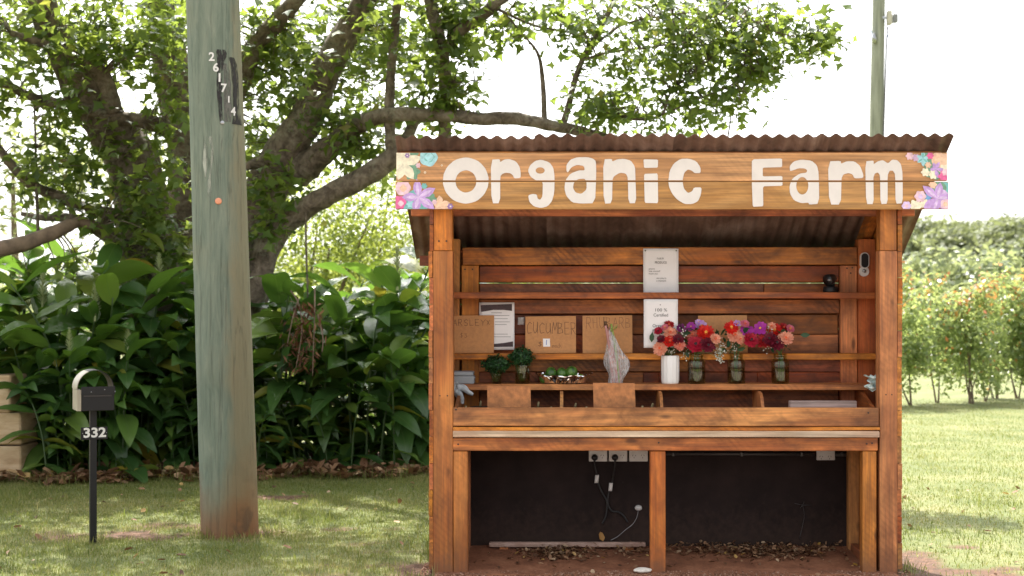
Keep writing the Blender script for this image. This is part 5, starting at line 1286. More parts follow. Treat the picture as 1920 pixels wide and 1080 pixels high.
BQ = [
 (1256.5, S3Z + vh, 'mixed bouquet of peach, red and maroon flowers in the white vase', [(325, 172, 52, 'dred', 'eye_o'), (205, 245, 45, 'crim', 'eye_d'), (340, 262, 72, 'peach', 'eye_o'), (465, 215, 55, 'dpurp', 'eye_d'), (335, 358, 68, 'red', 'eye_o'), (432, 338, 62, 'maroon', 'eye_d'), (225, 440, 76, 'peach', 'eye_o'), (445, 405, 58, 'coral', 'eye_o'), (235, 335, 45, 'maroon', 'eye_d'), (280, 205, 40, 'pink', 'eye_y')]),
 (1306, S3Z + jh, 'bouquet with a large dark crimson bloom in the jar beside the vase', [(575, 195, 50, 'purp', 'eye_y'), (690, 185, 66, 'lil', 'eye_y'), (740, 265, 92, 'red', 'eye_y'), (628, 395, 92, 'crim', 'eye_d'), (765, 400, 80, 'maroon', 'eye_d'), (588, 285, 60, 'coral', 'eye_o'), (850, 330, 58, 'peach', 'eye_o'), (660, 145, 38, 'lil', 'eye_y')]),
 (1380.5, S3Z + jh, 'bouquet of red, peach and bright purple flowers in the middle jar', [(1030, 205, 74, 'red', 'eye_y'), (1065, 290, 82, 'peach', 'eye_o'), (1130, 335, 60, 'peach', 'eye_o'), (1200, 238, 74, 'purp', 'eye_y'), (1250, 345, 80, 'crim', 'eye_d'), (1180, 160, 46, 'pink', 'eye_o'), (1100, 160, 44, 'lil', 'eye_y')]),
 (1463, S3Z + jh, 'bouquet of maroon blooms with one peach flower in the last jar', [(1355, 215, 74, 'purp', 'eye_y'), (1395, 350, 84, 'dred', 'eye_d'), (1515, 235, 82, 'red', 'eye_y'), (1540, 378, 84, 'maroon', 'eye_d'), (1640, 325, 78, 'peach', 'eye_o'), (1615, 205, 55, 'dred', 'eye_o'), (1690, 215, 46, 'pink', 'eye_y'), (1480, 190, 45, 'peach', 'eye_o'), (1460, 330, 70, 'maroon', 'eye_d')]),
]
M['gyp'] = plain('gypsophila', (.62, .62, .55), .7, .1); M['gyps'] = plain('gypsophila_stem', (.16, .22, .09), .6)
M['bleaf'] = leafmat('bouquet_leaf', [(0, (.012, .045, .016)), (1, (.04, .10, .04))], (.06, .14, .03), .2, .45)
LF6 = ([(0, 0, 0), (.22, .3, .04), (.24, .6, .03), (0, 1, -.06), (-.24, .6, .03), (-.22, .3, .04), (0, .5, -.02)], [(0, 1, 6), (1, 2, 6), (2, 3, 6), (3, 4, 6), (4, 5, 6), (5, 0, 6)])
for px, neck, lb, fl in BQ:
    b = root('flower_bouquet', (X(px, PY), PY, S3Z + .014), lb, 'flowers', 'bouquets on the produce shelf')
    Vs = []; Fs = []
    nb = Vector((X(px, PY), PY, neck))
    for i, (a, c_, r0, col, eye) in enumerate(fl):
        fx, fy = zq(a, c_); yy = PY - .055 + rnd.uniform(-.02, .03) - (.02 if c_ > 320 else -.035)
        c = P(fx, fy, yy)
        off = c - (nb + Vector((0, 0, .03)))
        nrm = Vector((off.x * 4, -1.0, off.z * 4 + .15)) + Vector((rnd.uniform(-.2, .2), 0, rnd.uniform(-.1, .2)))
        flower(b, c, r0 / 6 * S * 1.18, nrm, col, eye, 1 if col in ('purp', 'lil', 'dpurp') else 3)
        foot = Vector((X(px, PY) + rnd.uniform(-.018, .018), PY + rnd.uniform(-.018, .018), S3Z + .016))
        mid = nb + Vector((rnd.uniform(-.012, .012), rnd.uniform(-.012, .012), -.01))
        pp, rr = smooth_path([foot, mid, c - nrm.normalized() * .006], [.0022, .0020, .0018], 5)
        v, f = tube_geo(pp, rr, 6); Fs += [[q + len(Vs) for q in t] for t in f]; Vs += v
    mk('stems', Vs, Fs, M['stem'], b, True)
    N = 26
    cen = np.array(nb) + np.stack([rng.normal(size=N) * .05, rng.normal(size=N) * .025 - .01, rng.random(N) * .13 + .012], 1)
    nr = rng.normal(size=(N, 3)) + np.array([0, -1.2, .5])
    scatter('leaves', cen, rotmats(nr, rng.random(N) * 6.3), .03 + .035 * rng.random(N), *LF6, M['bleaf'], b, tuple(nb))
    # gypsophila sprays
    Vg = []; Fg = []; Vt = []; Ft = []
    tips = [nb + Vector((rnd.uniform(-.11, .13), rnd.uniform(-.07, -.02), rnd.uniform(-.02, .13))) for _ in range(2)]
    if px == 1306: tips += [P(1200 + 890 / 6, 580 + 470 / 6, PY - .06) + Vector((rnd.uniform(-.02, .02), 0, rnd.uniform(-.05, .05))) for _ in range(5)]
    for tp in tips:
        v, f = tube_geo([nb, (nb + tp) / 2 + Vector((0, 0, .02)), tp], [.0012] * 3, 4); Ft += [[q + len(Vt) for q in t] for t in f]; Vt += v
        for _ in range(16):
            c = tp + Vector((rnd.gauss(0, .014), rnd.gauss(0, .01), rnd.gauss(0, .018)))
            bm = bmesh.new(); bmesh.ops.create_icosphere(bm, subdivisions=1, radius=rnd.uniform(.0025, .0048))
            for v in bm.verts: Vg.append(v.co + c)
            bm.verts.index_update(); Fg += [[q.index + len(Vg) - len(bm.verts) for q in f.verts] for f in bm.faces]; bm.free()
            v, f = tube_geo([tp, c], [.0007] * 2, 3); Ft += [[q + len(Vt) for q in t] for t in f]; Vt += v
    o = mk('filler_blossom', Vg, Fg, M['gyp'], b); o['kind'] = 'stuff'
    mk('filler_stems', Vt, Ft, M['gyps'], b)

# cash tin, glove, crochet cloth, lantern, key safe, boards, bowls, plank
zq_ = S3Z
cb = root('cash_tin', (X(862, S3Y + .08), S3Y + .08, zq_), 'grey metal cash tin at the end of the produce shelf', 'box')
box('tin', cb, X(838, S3Y), X(888, S3Y), S3Y + .02, S3Y + .15, zq_, zq_ + .047, M['greybox'], .004)
box('lid', cb, X(838, S3Y) - .002, X(886, S3Y) + .002, S3Y + .017, S3Y + .152, zq_ + .0475, zq_ + .072, M['greybox'], .005)
V, Fc = lathe_geo([(0, 0), (.005, 0), (.005, .006), (0, .007)], 10); c = P(890.5, 715.5, S3Y + .05)
mk('latch', [(X(888, S3Y) + q, c.y + a, zq_ + .035 + b) for a, b, q in V], Fc, M['steel'], cb, True)
k = NT('grey_knit'); v = k.coord('Object'); n1 = k.noise(v, 180, 2); M['knit'] = k.done(k.principled(k.mix(k.rng(k.noise(v, 20, 3), .35, .65), (.30, .33, .35), (.60, .64, .66)), .9, k.bump(n1, .6, .002)))
gy = S3Y - .012
gv = root('work_glove', (X(862, gy), gy, Z(757, gy)), 'pale grey cloth glove hanging over the shelf end by the post', 'glove')
def finger(pts, r): return tube('finger', gv, [P(a, b, gy - c_) for a, b, c_ in pts], r, M['knit'], 10, .12, 4)
face_quadgrid('cuff', gv, P(843, 738, gy - .01), (.93, 0, .25), (-.2, 0, 1), .065, .055, 8, 6, lambda u, v: .012 + .008 * math.sin(u * 8) + .006 * math.cos(v * 6), M['knit'], .012)
finger([(858, 726, .012), (869, 729, .016), (880, 736, .014), (887, 739.5, .01)], [.018, .016, .013, .008])
finger([(855, 732, .014), (862, 740, .018), (866, 748, .014), (867, 757, .010)], [.018, .017, .014, .009])
finger([(852, 733, .006), (858, 742, .008), (862, 751, .008)], [.016, .014, .009])
finger([(860, 724, .004), (870, 725, .006), (877, 731, .006)], [.014, .013, .008])
k = NT('mint_crochet'); v = k.coord('Object'); n1 = k.noise(v, 90, 3); M['mint'] = k.done(k.principled(k.mix(k.rng(n1, .3, .7), (.40, .56, .54), (.72, .78, .76)), .9, k.bump(n1, .8, .004)))
cyl = .12
V = []; Fc = []
nx, nz = 12, 16
for j in range(nz + 1):
    for i in range(nx + 1):
        u, v_ = i / nx, j / nz
        ed = .012 * math.sin(v_ * 17) * (1 - u) + .008 * math.sin(v_ * 9 + 2)
        p = P(1627 + u * 22, 733 - v_ * 29, cyl) + Vector((ed, .02 * math.sin(u * 7 + v_ * 9) + .012 * math.sin(v_ * 21), .006 * math.sin(u * 15)))
        V.append(p)
n0 = len(V); V += [p + Vector((0, .006, 0)) for p in V]
for j in range(nz):
    for i in range(nx):
        a = j * (nx + 1) + i; Fc.append((a, a + 1, a + nx + 2, a + nx + 1)); Fc.append((n0 + a, n0 + a + nx + 1, n0 + a + nx + 2, n0 + a + 1))
tag(mk('crochet_cloth', V, Fc, M['mint'], None, True), 'crumpled pale mint crochet cloth hooked on the bare end post', 'cloth')
ly = S1Y + .06; lc = Vector((X(1557, ly), ly, S1Z))
ln = root('lantern', lc, 'small dark metal lamp standing on the upper shelf', 'lamp')
lathe('base', ln, [(0, 0), (.043, 0), (.045, .004), (.042, .03), (.036, .036), (0, .037)], M['blackmetal'], lc)
tube('neck', ln, [lc + Vector((.012, 0, .034)), lc + Vector((.016, 0, .055))], [.012, .012], M['blackmetal'], 10, 0, 1)
tube('hood', ln, [lc + Vector((.024, .015, .088)), lc + Vector((.0, -.006, .076)), lc + Vector((-.022, -.022, .068))], [.020, .033, .036], M['plastic_b'], 16, 0, 4)
lathe('lens', ln, [(0, 0), (.014, 0), (.012, .006), (0, .008)], M['steel'], lc + Vector((-.018, -.062, .068)), 12)
ky = YB - .042
ks = root('key_safe', P(1620, 518, ky), 'oval black keypad with a round white disc on the rear post', 'keypad')
def stadium(px, py0, py1, rpx, y0, y1, mat, nm):
    pts = []
    for i in range(13): a = math.pi * i / 12; pts.append((px + rpx * math.cos(a), py0 + rpx - rpx * math.sin(a)))
    for i in range(13): a = math.pi + math.pi * i / 12; pts.append((px + rpx * math.cos(a), py1 - rpx - rpx * math.sin(a)))
    n = len(pts); q = [P(a, b, ky) for a, b in pts]
    V = [(p.x, y0, p.z) for p in q] + [(p.x, y1, p.z) for p in q]
    Fc = [list(range(n)), list(range(n, 2 * n))[::-1]] + [[i, n + i, n + (i + 1) % n, (i + 1) % n] for i in range(n)]
    return mk(nm, V, Fc, mat, ks)
stadium(1620, 473.5, 503.5, 8.3, ky - .022, ky + .002, M['plastic_w'], 'rim'); stadium(1620, 475.2, 502, 6.6, ky - .0245, ky - .0225, M['plastic_b'], 'keypad')
stadium(1619.5, 499.5, 518.5, 9.3, ky - .012, ky + .002, M['plastic_w'], 'disc')
c = P(1620.5, 508, ky - .013); V, Fc = lathe_geo([(0, 0), (.012, 0), (.010, .006), (0, .008)], 14); mk('dial', [(c.x + a, c.y - q, c.z + b) for a, b, q in V], Fc, M['steel'], ks, True)
# price boards standing in the bins
for (p0, p1, q0, q1, yy, lb) in ((913.5, 994.5, 724.5, 766, .16, 'worn hardboard price board below the parsley glasses'), (1112, 1190, 718.5, 768, .15, 'worn hardboard price board below the rhubarb bag')):
    V = []; zb0, zb1 = Z(799, 0) + .02, Z(q0, yy)
    x0, x1 = X(p0, yy), X(p1, yy)
    for dy in (0, .006):
        V += [(x0 + .004, yy - .03 + dy, zb0), (x1 + .006, yy - .03 + dy, zb0), (x1, yy + dy, zb1), (x0, yy + dy, zb1 + .002)]
    o = mk('price_board', V, [(0, 1, 2, 3), (7, 6, 5, 4), (0, 4, 5, 1), (1, 5, 6, 2), (2, 6, 7, 3), (3, 7, 4, 0)], M['boardold'], None)
    tag(o, lb, 'sign', 'price boards standing in the bins')
# dark squash in the bins
PKS = 1.42
M['squash'] = plain('dark_pumpkin_skin', (.022, .022, .018), .45, .5, 30)
M['straw'] = plain('dry_stalk', (.25, .20, .10), .8)
for i, (px, yy, rad) in enumerate(((872, .13, .05), (900, .27, .058), (944, .09, .042), (1008, .24, .056), (1032, .12, .048), (1078, .28, .052), (1098, .12, .048), (1203, .12, .05), (1222, .27, .052))):
    rad *= PKS; c = Vector((X(px, yy), yy, Z(804, 0) + rad * .72))
    V = []; Fc = []; nn, mm = 20, 10
    r_ = root('small_pumpkin', (c.x, c.y, Z(804, 0)), 'small dark ribbed pumpkin lying in the bin behind the front rail', 'vegetable', 'pumpkins in the bins')
    for j in range(mm + 1):
        t = math.pi * j / mm
        for q in range(nn):
            a = 2 * math.pi * q / nn; f = (1 + .06 * math.cos(a * 10)) * math.sin(t) * rad
            V.append(c + Vector((f * math.cos(a), f * math.sin(a), math.cos(t) * rad * .72 - .012 * max(0, math.cos(t)) ** 6)))
    for j in range(mm):
        for q in range(nn): q2 = (q + 1) % nn; Fc.append((j * nn + q, (j + 1) * nn + q, (j + 1) * nn + q2, j * nn + q2))
    mk('skin', V, Fc, M['squash'], r_, True)
    tube('stalk', r_, [c + Vector((0, 0, rad * .55)), c + Vector((.006, -.006, rad * .95))], [.009, .005], M['straw'], 6, .2, 1)
lbn = box('loose_batten', None, X(1480, .2), X(1606, .2), .185, .235, Z(770, .2), Z(751.5, .2), wood('grey_pink_timber', 'x', (.22, .13, .11), (.42, .28, .24), (.55, .42, .37), blotch=.3), .004)
tag(lbn, 'weathered grey pink batten lying across blocks in the last bin', 'timber')
for px in (1500, 1590):
    b_ = box('support_block', None, X(px - 12, .2), X(px + 12, .2), .18, .24, Z(804, 0) + .0005, Z(770, .2) - .0005, M['wx'], .003); tag(b_, 'timber block under the weathered batten in the bin', 'block', 'blocks under the batten')

# ------------------------------------------------------------------ under the counter
by = YB - .034
OUT = [(1104, 1138.5, 846, 865, True), (1141.5, 1176, 846, 865, True), (1179.5, 1214.5, 846, 865, False), (1530.5, 1565, 848, 862.5, False)]
for i, (a0, a1, b0, b1, plug) in enumerate(OUT):
    lb = ('white double power outlet with a black plug and a cord kinked low', 'white double power outlet with a black plug beside the empty outlet', 'empty white double power outlet next to the middle leg', 'empty white double power outlet on the conduit pipe')[i]
    o_ = root('power_outlet', P((a0 + a1) / 2, b1, by), lb, 'outlet', 'power outlets under the counter')
    box('plate', o_, X(a0, by), X(a1, by), by - .012, by + .002, Z(b1, by), Z(b0 - 7, by), M['plastic_w'], .003)
    for f in (.27, .73):
        if plug and f < .5: continue
        cx_ = a0 + (a1 - a0) * f
        for dx, dz, ro in ((-2.4, 0, .5), (2.4, 0, -.5), (0, 4, 0)):
            c = P(cx_ + dx, b0 + 8 + dz, by - .0124); d = Vector((math.sin(ro), 0, math.cos(ro))) * .0045; e = Vector((d.z, 0, -d.x)) * .28
            mk('socket_slot', [c - d - e, c - d + e, c + d + e, c + d - e], [(0, 1, 2, 3)], M['ink'], o_)
    for f in (.25, .75):
        cx_ = a0 + (a1 - a0) * f; box('switch', o_, X(cx_ - 3, by), X(cx_ + 3, by), by - .016, by - .012, Z(b0 + .5, by), Z(b0 - 5, by), M['plastic_w'], .001)
def plug(px, py, path, rad, lb, tagpx):
    c = P(px, py, by - .013)
    r_ = root('plug_and_cord', c, lb, 'cord', 'black cords under the counter')
    V, Fc = lathe_geo([(0, 0), (.019, 0), (.0185, .02), (.012, .03), (0, .031)], 18)
    mk('plug', [(c.x + a, c.y - q, c.z + b) for a, b, q in V], Fc, M['plastic_b'], r_, True)
    tube('cord', r_, [P(a, b, by - d) for a, b, d in path], rad * 1.4, M['plastic_b'], 6, 0, 5)
    a, b = tagpx
    face_quadgrid('cord_tag', r_, P(a - 3.5, b + 8, by - .03), (1, 0, .08), (.12, 0, 1), .022, .048, 2, 3, lambda u, v: .004 * u, M['plastic_w'], .001)
plug(1115, 857.5, [(1115, 860, .035), (1115, 872, .03), (1119, 890, .024), (1121, 905, .015), (1128, 922, .012), (1137, 938, .012), (1138, 955, .012), (1135, 970, .012), (1129, 982, .012)], .004, 'black plug and cord running down the dark panel to the floor', (1118, 898))
plug(1153, 857.5, [(1153, 860, .035), (1153, 873, .03), (1150, 890, .02), (1147, 908, .014), (1141, 926, .012), (1140, 945, .012), (1147, 958, .012), (1160, 960, .012), (1170, 968, .012), (1177, 980, .012)], .004, 'black plug and cord that crosses over and loops aside', (1144, 913))
wc = tube('white_cable', None, [P(1197, 955, by - .02), P(1194, 970, by - .012), P(1186, 983, by - .01), P(1172, 994, by - .01), P(1158, 1006, by - .012), P(1145, 1013, by - .02)], .0018, M['greyink'], 6, 0, 5)
tag(wc, 'thin pale cable hanging below the small white sensor', 'cable')
sn = P(1197, 952, by); V, Fc = lathe_geo([(0, 0), (.021, 0), (.022, .008), (.015, .018), (0, .022)], 16)
tag(mk('wall_sensor', [(sn.x + a, sn.y - q, sn.z + b * .8) for a, b, q in V], Fc, M['plastic_w'], None, True), 'small white sensor knob on the dark panel', 'sensor')
cd = root('conduit_pipe', P(1420, 852, by - .012), 'grey conduit pipe clipped under the counter along the dark panel', 'pipe')
M['conduit'] = plain('grey_conduit', (.055, .05, .05), .4, .15)
tube('pipe', cd, [P(1250, 851, by - .012), P(1528, 852, by - .012)], .009, M['conduit'], 12, 0, 1)
tube('pipe', cd, [P(1567, 853, by - .012), P(1590, 853, by - .012)], .009, M['conduit'], 12, 0, 1)
for px in (1262, 1390, 1502, 1578): box('clip', cd, X(px - 2, by), X(px + 2, by), by - .023, by + .001, Z(855, by), Z(848, by), M['conduit'], .001)
# a broken bracket and thin wire at the far bay
jb = root('cut_wire', P(1505, 1008, by), 'frayed bracket with a thin wire on the dark panel below the conduit', 'wire')
tube('wire', jb, [P(1505, 948, by - .01), P(1508, 965, by - .006), P(1505, 985, by - .006), P(1499, 1010, by - .012)], .0016, M['conduit'], 5, 0, 4)
for a, b in ((1490, 944), (1522, 947), (1508, 940), (1500, 953)): tube('strand', jb, [P(1505, 947, by - .012), P(a, b, by - .012)], [.003, .0010], M['conduit'], 5, 0, 1)
# ------------------------------------------------------------------ utility poles
k = NT('weathered_green_pole')
v = k.coord('Object', (13, 13, 1.7), rand=False); v0 = k.coord('Object', rand=False)
n1 = k.noise(v, 2.0, 6, .65, .5); n2 = k.noise(v0, 1.7, 4, .6); n3 = k.noise(k.coord('Object', (44, 44, 3.0), rand=False), 2.0, 4, .7)
c = k.ramp(n1, [(.22, (.100, .132, .100)), (.46, (.150, .190, .146)), (.64, (.195, .232, .178)), (.84, (.30, .32, .25))])
c = k.mix(k.rng(n2, .52, .74, 0, .4), c, (.27, .25, .16))
ox = k.n('SeparateXYZ', {0: v0}).outputs[0]
c = k.mix(k.rng(k.math('ADD', ox, k.math('ADD', k.math('MULTIPLY', k.math('SUBTRACT', n2, .5), .16), k.math('MULTIPLY', k.math('SUBTRACT', n1, .5), .14))), .12, .20, 0, .7), c, (.20, .165, .09))
pos = k.n('SeparateXYZ', {0: k.n('NewGeometry').outputs['Position']})
zz = k.math('ADD', pos.outputs[2], k.math('MULTIPLY', k.math('SUBTRACT', n2, .5), .7))
xx = k.math('ADD', zz, k.math('MULTIPLY', k.math('ADD', pos.outputs[0], 2.0), -.9))
c = k.mix(k.rng(xx, .05, .58, .9, 0), c, (.25, .125, .045))
c = k.mix(k.rng(zz, .05, .38, .88, 0), c, (.21, .095, .038))
c = k.mix(k.math('MULTIPLY', k.rng(k.noise(v0, 5, 3, .6), .56, .66, 0, .7), k.rng(zz, .12, .55, 1, 0)), c, (.085, .055, .030))
c = k.mix(k.rng(n3, .58, .72, 0, .35), c, (.07, .08, .055))
cr = k.noise(k.coord('Object', (15, 15, .42), rand=False), 1.0, 5, .5, .2)
cr = k.rng(k.math('ABSOLUTE', k.math('SUBTRACT', cr, .5)), .003, .010, 1, 0)
c = k.mix(k.math('MULTIPLY', cr, .32), c, (.050, .055, .042))
M['polewood'] = k.done(k.principled(c, .85, k.bump(k.math('SUBTRACT', k.math('ADD', n1, n3), cr), .6, .008)))
def polegeo(pts, rads, sides=40):
    pp, rr = smooth_path(pts, rads, 10); return tube_geo(pp, rr, sides, .012, seed=3)
pb = GP(432, 1008); pb.y += .18; pyy = pb.y
def pole_c(py): return P(432 - 33 * (1008 - py) / 1008.0, py, pyy)
def pole_r(py): return (107 - 9 * (1008 - py) / 1008.0) / 2 * (pyy + D) / F
pole = root('utility_pole', (pb.x, pb.y, 0), 'weathered green timber utility pole with white metal numbers', 'pole')
b0 = pole_c(1008); b0.z = -.1; up = (pole_c(0) - pole_c(1008)).normalized()
pts = [b0, pole_c(800), pole_c(400), pole_c(0), pole_c(0) + up * 3, pole_c(0) + up * 5.2]
V, Fc = polegeo(pts, [pole_r(1008), pole_r(800), pole_r(400), pole_r(0), .158, .148])
mk('timber', V, Fc, M['polewood'], pole, True)
def on_pole(px, py, lift):
    c = pole_c(py); r = pole_r(py) + lift; x = P(px, py, pyy - .18).x - c.x
    x = max(-r * .98, min(r * .98, x)); y = -math.sqrt(r * r - x * x)
    return Vector((c.x + x, c.y + y, c.z)), math.atan2(x, -y)
M['digit'] = plain('aluminium_digit', (.70, .70, .68), .5, .05); 
def worn(name, col, lo, hi, sc):
    k = NT(name); n1 = k.noise(k.coord('Object', sc), 1, 5, .65)
    return k.done(k.n('MixShader', {0: k.rng(n1, lo, hi), 1: k.n('BsdfTransparent').outputs[0], 2: k.principled(col, .9)}).outputs[0])
M['tar'] = worn('tar_patch', (.028, .027, .027), .36, .54, (60, 60, 14)); M['tarl'] = worn('scraped_patch', (.13, .13, .115), .36, .6, (50, 50, 8))
def pole_text(s, px, py, size):
    c, ang = on_pole(px, py, .0045)
    o = text_flat('number', pole, s, size, (0, 0, 0), M['digit'], bold=.002)
    o.location = c - WL[pole.name]; o.rotation_euler = (0, 0, ang)
    return o
for s, px, py in (('2', 396.5, 115), ('6', 404, 134.5), ('1', 410.5, 153), ('7', 418, 172), ('1', 426, 192), ('4', 433, 213)): pole_text(s, px, py, .075 if s != '1' or py < 160 else .055)
def pole_patch(rows, mat, lift_, nm):
    V = []; Fc = []; m_ = 7
    for (py, x0, x1) in rows:
        for i in range(m_):
            p, _ = on_pole(x0 + (x1 - x0) * i / (m_ - 1), py, lift_); V.append(p)
    for j in range(len(rows) - 1):
        for i in range(m_ - 1): a = j * m_ + i; Fc.append((a, a + m_, a + m_ + 1, a + 1))
    return mk(nm, V, Fc, mat, pole, True)
pole_patch([(101, 406, 419), (106, 404, 422), (113, 405, 422), (122, 406, 418), (140, 406, 415), (160, 405, 415), (185, 406, 415), (205, 408, 415), (225, 410, 416), (238, 412, 418)], M['tar'], .0018, 'tar_patch')
pole_patch([(113, 424, 433), (125, 428, 437), (150, 430, 439), (180, 432, 440), (205, 433, 441), (225, 433, 443), (237, 431, 445)], M['tar'], .0018, 'tar_patch')
pole_patch([(126, 414, 423), (140, 417, 427), (165, 418, 429), (190, 417, 430), (212, 418, 431), (234, 420, 429)], M['tarl'], .0012, 'scraped_patch')
k = NT('pale_scrape'); n1 = k.noise(k.coord('Object', (30, 30, 4)), 1, 4); M['scr'] = k.done(k.n('MixShader', {0: k.rng(n1, .42, .62), 1: k.n('BsdfTransparent').outputs[0], 2: k.principled((.40, .43, .36), .9)}).outputs[0])
pole_patch([(262, 383, 397), (285, 381, 400), (310, 379, 398), (335, 383, 396), (360, 387, 396), (388, 389, 394)], M['scr'], .0012, 'scraped_patch')
def pole_disc(px, py, r, mat, nm):
    c, ang = on_pole(px, py, .001); V, Fc = lathe_geo([(0, -.002), (r, -.002), (r, .0025), (r * .6, .0045), (0, .0045)], 20)
    d = Vector((math.sin(ang), -math.cos(ang), 0)); s_ = Vector((math.cos(ang), math.sin(ang), 0))
    return mk(nm, [c + s_ * a + Vector((0, 0, b)) + d * q for a, b, q in V], Fc, mat, pole, True)
pole_disc(409, 381, .021, plain('orange_tag', (.72, .30, .17), .5, .08, 30), 'round_tag'); c_ = pole_disc(409, 380, .007, plain('tag_print', (.5, .15, .08), .6), 'tag_mark'); pole_disc(415.5, 236, .013, M['steel'], 'bolt_head')

far_y = 25.5
fp0 = GP(1640, 694); fy = far_y
rp = root('utility_pole', (X(1636, fy), fy, 0), 'slender grey green pole with a meter box rising behind the stall roof', 'pole')
k = NT('grey_green_pole'); n1 = k.noise(k.coord('Object', (8, 8, .6)), 2, 5); M['pole2'] = k.done(k.principled(k.ramp(n1, [(.3, (.19, .20, .15)), (.6, (.32, .33, .26)), (.8, (.42, .42, .34))]), .85))
t0 = P(1648, 0, fy); b0 = Vector((X(1636, fy), fy, -.2))
tube('timber', rp, [b0, P(1643, 245, fy), t0, t0 + (t0 - P(1643, 245, fy)).normalized() * 3], [.185, .165, .150, .135], M['pole2'], 24, 0, 4)
box('meter_box', rp, X(1660, fy), X(1669, fy), fy - .22, fy - .06, Z(49, fy), Z(23, fy), plain('cream_box', (.50, .47, .38), .6), .01)
box('lamp_housing', rp, X(1671, fy), X(1680, fy), fy - .22, fy - .06, Z(45, fy), Z(29, fy), plain('grey_housing', (.22, .22, .22), .5), .01)
box('bracket', rp, X(1652, fy), X(1673, fy), fy - .16, fy - .12, Z(38, fy), Z(33, fy), M['steel'], .005)
tube('conduit', rp, [P(1664, 49, fy - .14), P(1661, 120, fy - .16), P(1657, 240, fy - .17), P(1652, 420, fy - .18)], .022, M['conduit'], 8, 0, 3)
M['bluecable'] = plain('blue_cable', (.06, .18, .42), .5)
tube('cable', rp, [P(1616, -40, fy - .1), P(1618, 10, fy - .1), P(1626, 45, fy - .15), P(1637, 65, fy - .18)], .013, M['bluecable'], 6, 0, 4)
tube('cable', rp, [P(1676, 46, fy - .14), P(1673, 60, fy - .14), P(1664, 69, fy - .16)], .013, M['bluecable'], 6, 0, 4)
tube('cable_clip', rp, [P(1637, 63, fy - .16), P(1641, 80, fy - .17)], .05, M['steel'], 8, 0, 1)

# ------------------------------------------------------------------ mailbox
mb = GP(177, 1019); my = mb.y
def mx(px): return X(px, my)
def mz(py): return Z(py, my)
mail = root('mailbox', (mb.x, my, 0), 'black metal mailbox with an arched handle on a thin post', 'mailbox')
box('post', mail, mx(169.5), mx(181.5), my, my + .045, -.1, mz(768), M['blackmetal'], .002)
x0, x1 = mx(150), mx(208.5); zb0, zb1, zb2 = mz(768.5), mz(740), mz(724)
M['sky_sheen'] = plain('sky_sheen_on_black', (.34, .31, .24), .45, .15, 20, metallic=.3)  # pale colour paints the sky's reflection on the left of the black metal
box('box_body', mail, x0, x1, my - .10, my + .12, zb0, mz(737), M['blackmetal'], .003)
box('front_flap', mail, x0 - .002, x1 + .004, my - .108, my - .102, mz(739), zb2 + .002, M['blackmetal'], .002)
box('letter_slot', mail, x0 + .012, x1 - .016, my - .1045, my - .1008, mz(742), mz(738), M['ink'], .0008)
# the arched band: starts at the left side, over the top and down to the right
def arch(xc, rx, zc_, rz, y0, y1, th, mat, nm, a0=0.0, a1=math.pi, n=24):
    V = []; Fc = []
    for i in range(n + 1):
        a = a1 + (a0 - a1) * i / n
        for (dr, yy) in ((0, y0), (0, y1), (-th, y1), (-th, y0)): V.append((xc + (rx + dr) * math.cos(a), yy, zc_ + (rz + dr) * math.sin(a)))
    for i in range(n):
        for q in range(4): Fc.append((i * 4 + q, i * 4 + (q + 1) % 4, i * 4 + 4 + (q + 1) % 4, i * 4 + 4 + q))
    Fc.append((0, 3, 2, 1)); Fc.append(tuple(n * 4 + q for q in range(4)))
    return mk(nm, V, Fc, mat, mail, False)
xc = (mx(141.5) + mx(208)) / 2; rx = (mx(208) - mx(141.5)) / 2
arch(xc, rx, mz(728), mz(692.5) - mz(728), my - .10, my + .12, .004, M['blackmetal'], 'arched_cover', 0.0, R(112))
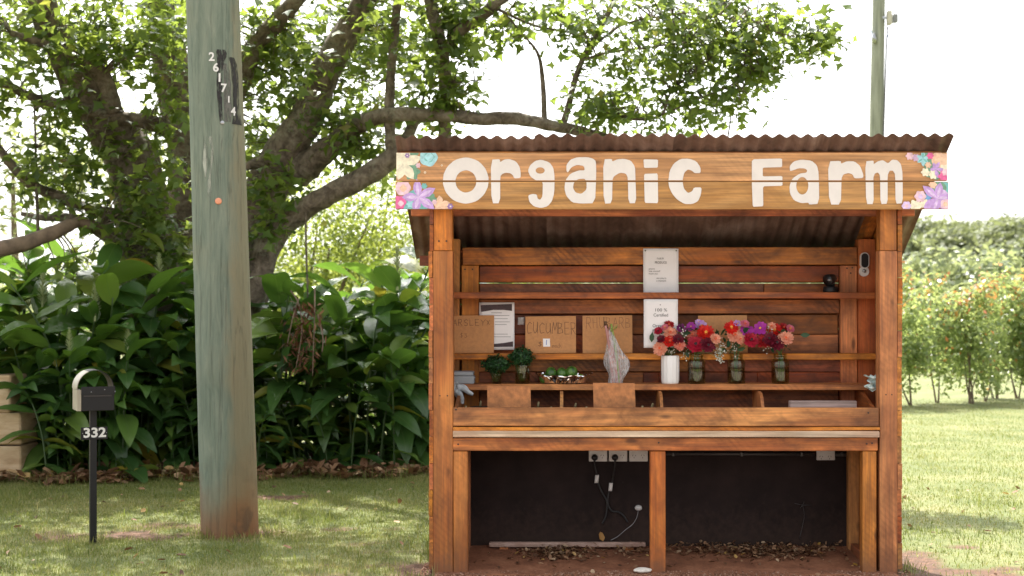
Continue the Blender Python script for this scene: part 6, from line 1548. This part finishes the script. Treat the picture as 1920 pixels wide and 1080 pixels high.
arch(xc, rx, mz(728), mz(692.5) - mz(728), my - .10, my + .12, .004, M['sky_sheen'], 'arched_cover', R(112), math.pi)
box('side_plate', mail, mx(142.5), mx(150) - .001, my - .098, my + .12, zb0 + .001, mz(729), M['sky_sheen'], .001)
for px in (156, 180, 199): 
    V, Fc = lathe_geo([(0, 0), (.004, 0), (.003, .003), (0, .004)], 8); c = P(px, 735 if px != 180 else 731, my - .1085); mk('rivet', [(c.x + a, c.y - q, c.z + b) for a, b, q in V], Fc, M['steel'], mail, True)
box('number_plate', mail, mx(152.5), mx(200.5), my - .006, my - .001, mz(824), mz(800.5), M['blackmetal'], .002)
text_flat('number', mail, '332', .082, P(176.5, 812, my - .0065), M['digit'], width=mx(197) - mx(156.5), bold=.0025)
mail.rotation_euler = (0, 0, R(26))
for px in (155, 198):
    V, Fc = lathe_geo([(0, 0), (.003, 0), (.002, .002), (0, .0025)], 8); c = P(px, 812, my - .0062); mk('rivet', [(c.x + a, c.y - q, c.z + b) for a, b, q in V], Fc, M['steel'], mail, True)

# ------------------------------------------------------------------ sandstone block wall at the edge of the drive
k = NT('sandstone'); v = k.coord('Object'); n1 = k.noise(k.coord('Object', (3, 3, 11)), 1.2, 5, .6, .6); n2 = k.noise(v, 30, 4)
M['sand'] = k.done(k.principled(k.ramp(n1, [(.3, (.30, .19, .10)), (.5, (.45, .32, .19)), (.72, (.56, .43, .29))]), .9, k.bump(k.math('ADD', n1, n2), .5, .012)))
wy = GP(20, 903).y
wall = root('sandstone_wall', (X(-60, wy), wy + .2, 0), 'sandstone block wall end beside the ginger hedge', 'wall')
xe = X(38, wy)
for r_i, (q0, q1) in enumerate(((905, 836), (834.5, 776), (774.5, 704))):
    xx_ = xe - (.0 if r_i < 2 else .10)
    for i in range(3):
        L = .62 + .1 * ((i + r_i) % 2); 
        o = box('block', wall, xx_ - L + .004, xx_, wy + (.0, .006, .03)[r_i], wy + .42, Z(q0, wy) - (.04 if r_i == 0 else 0), Z(q1, wy), M['sand'], .012, wob=.006)
        xx_ -= L
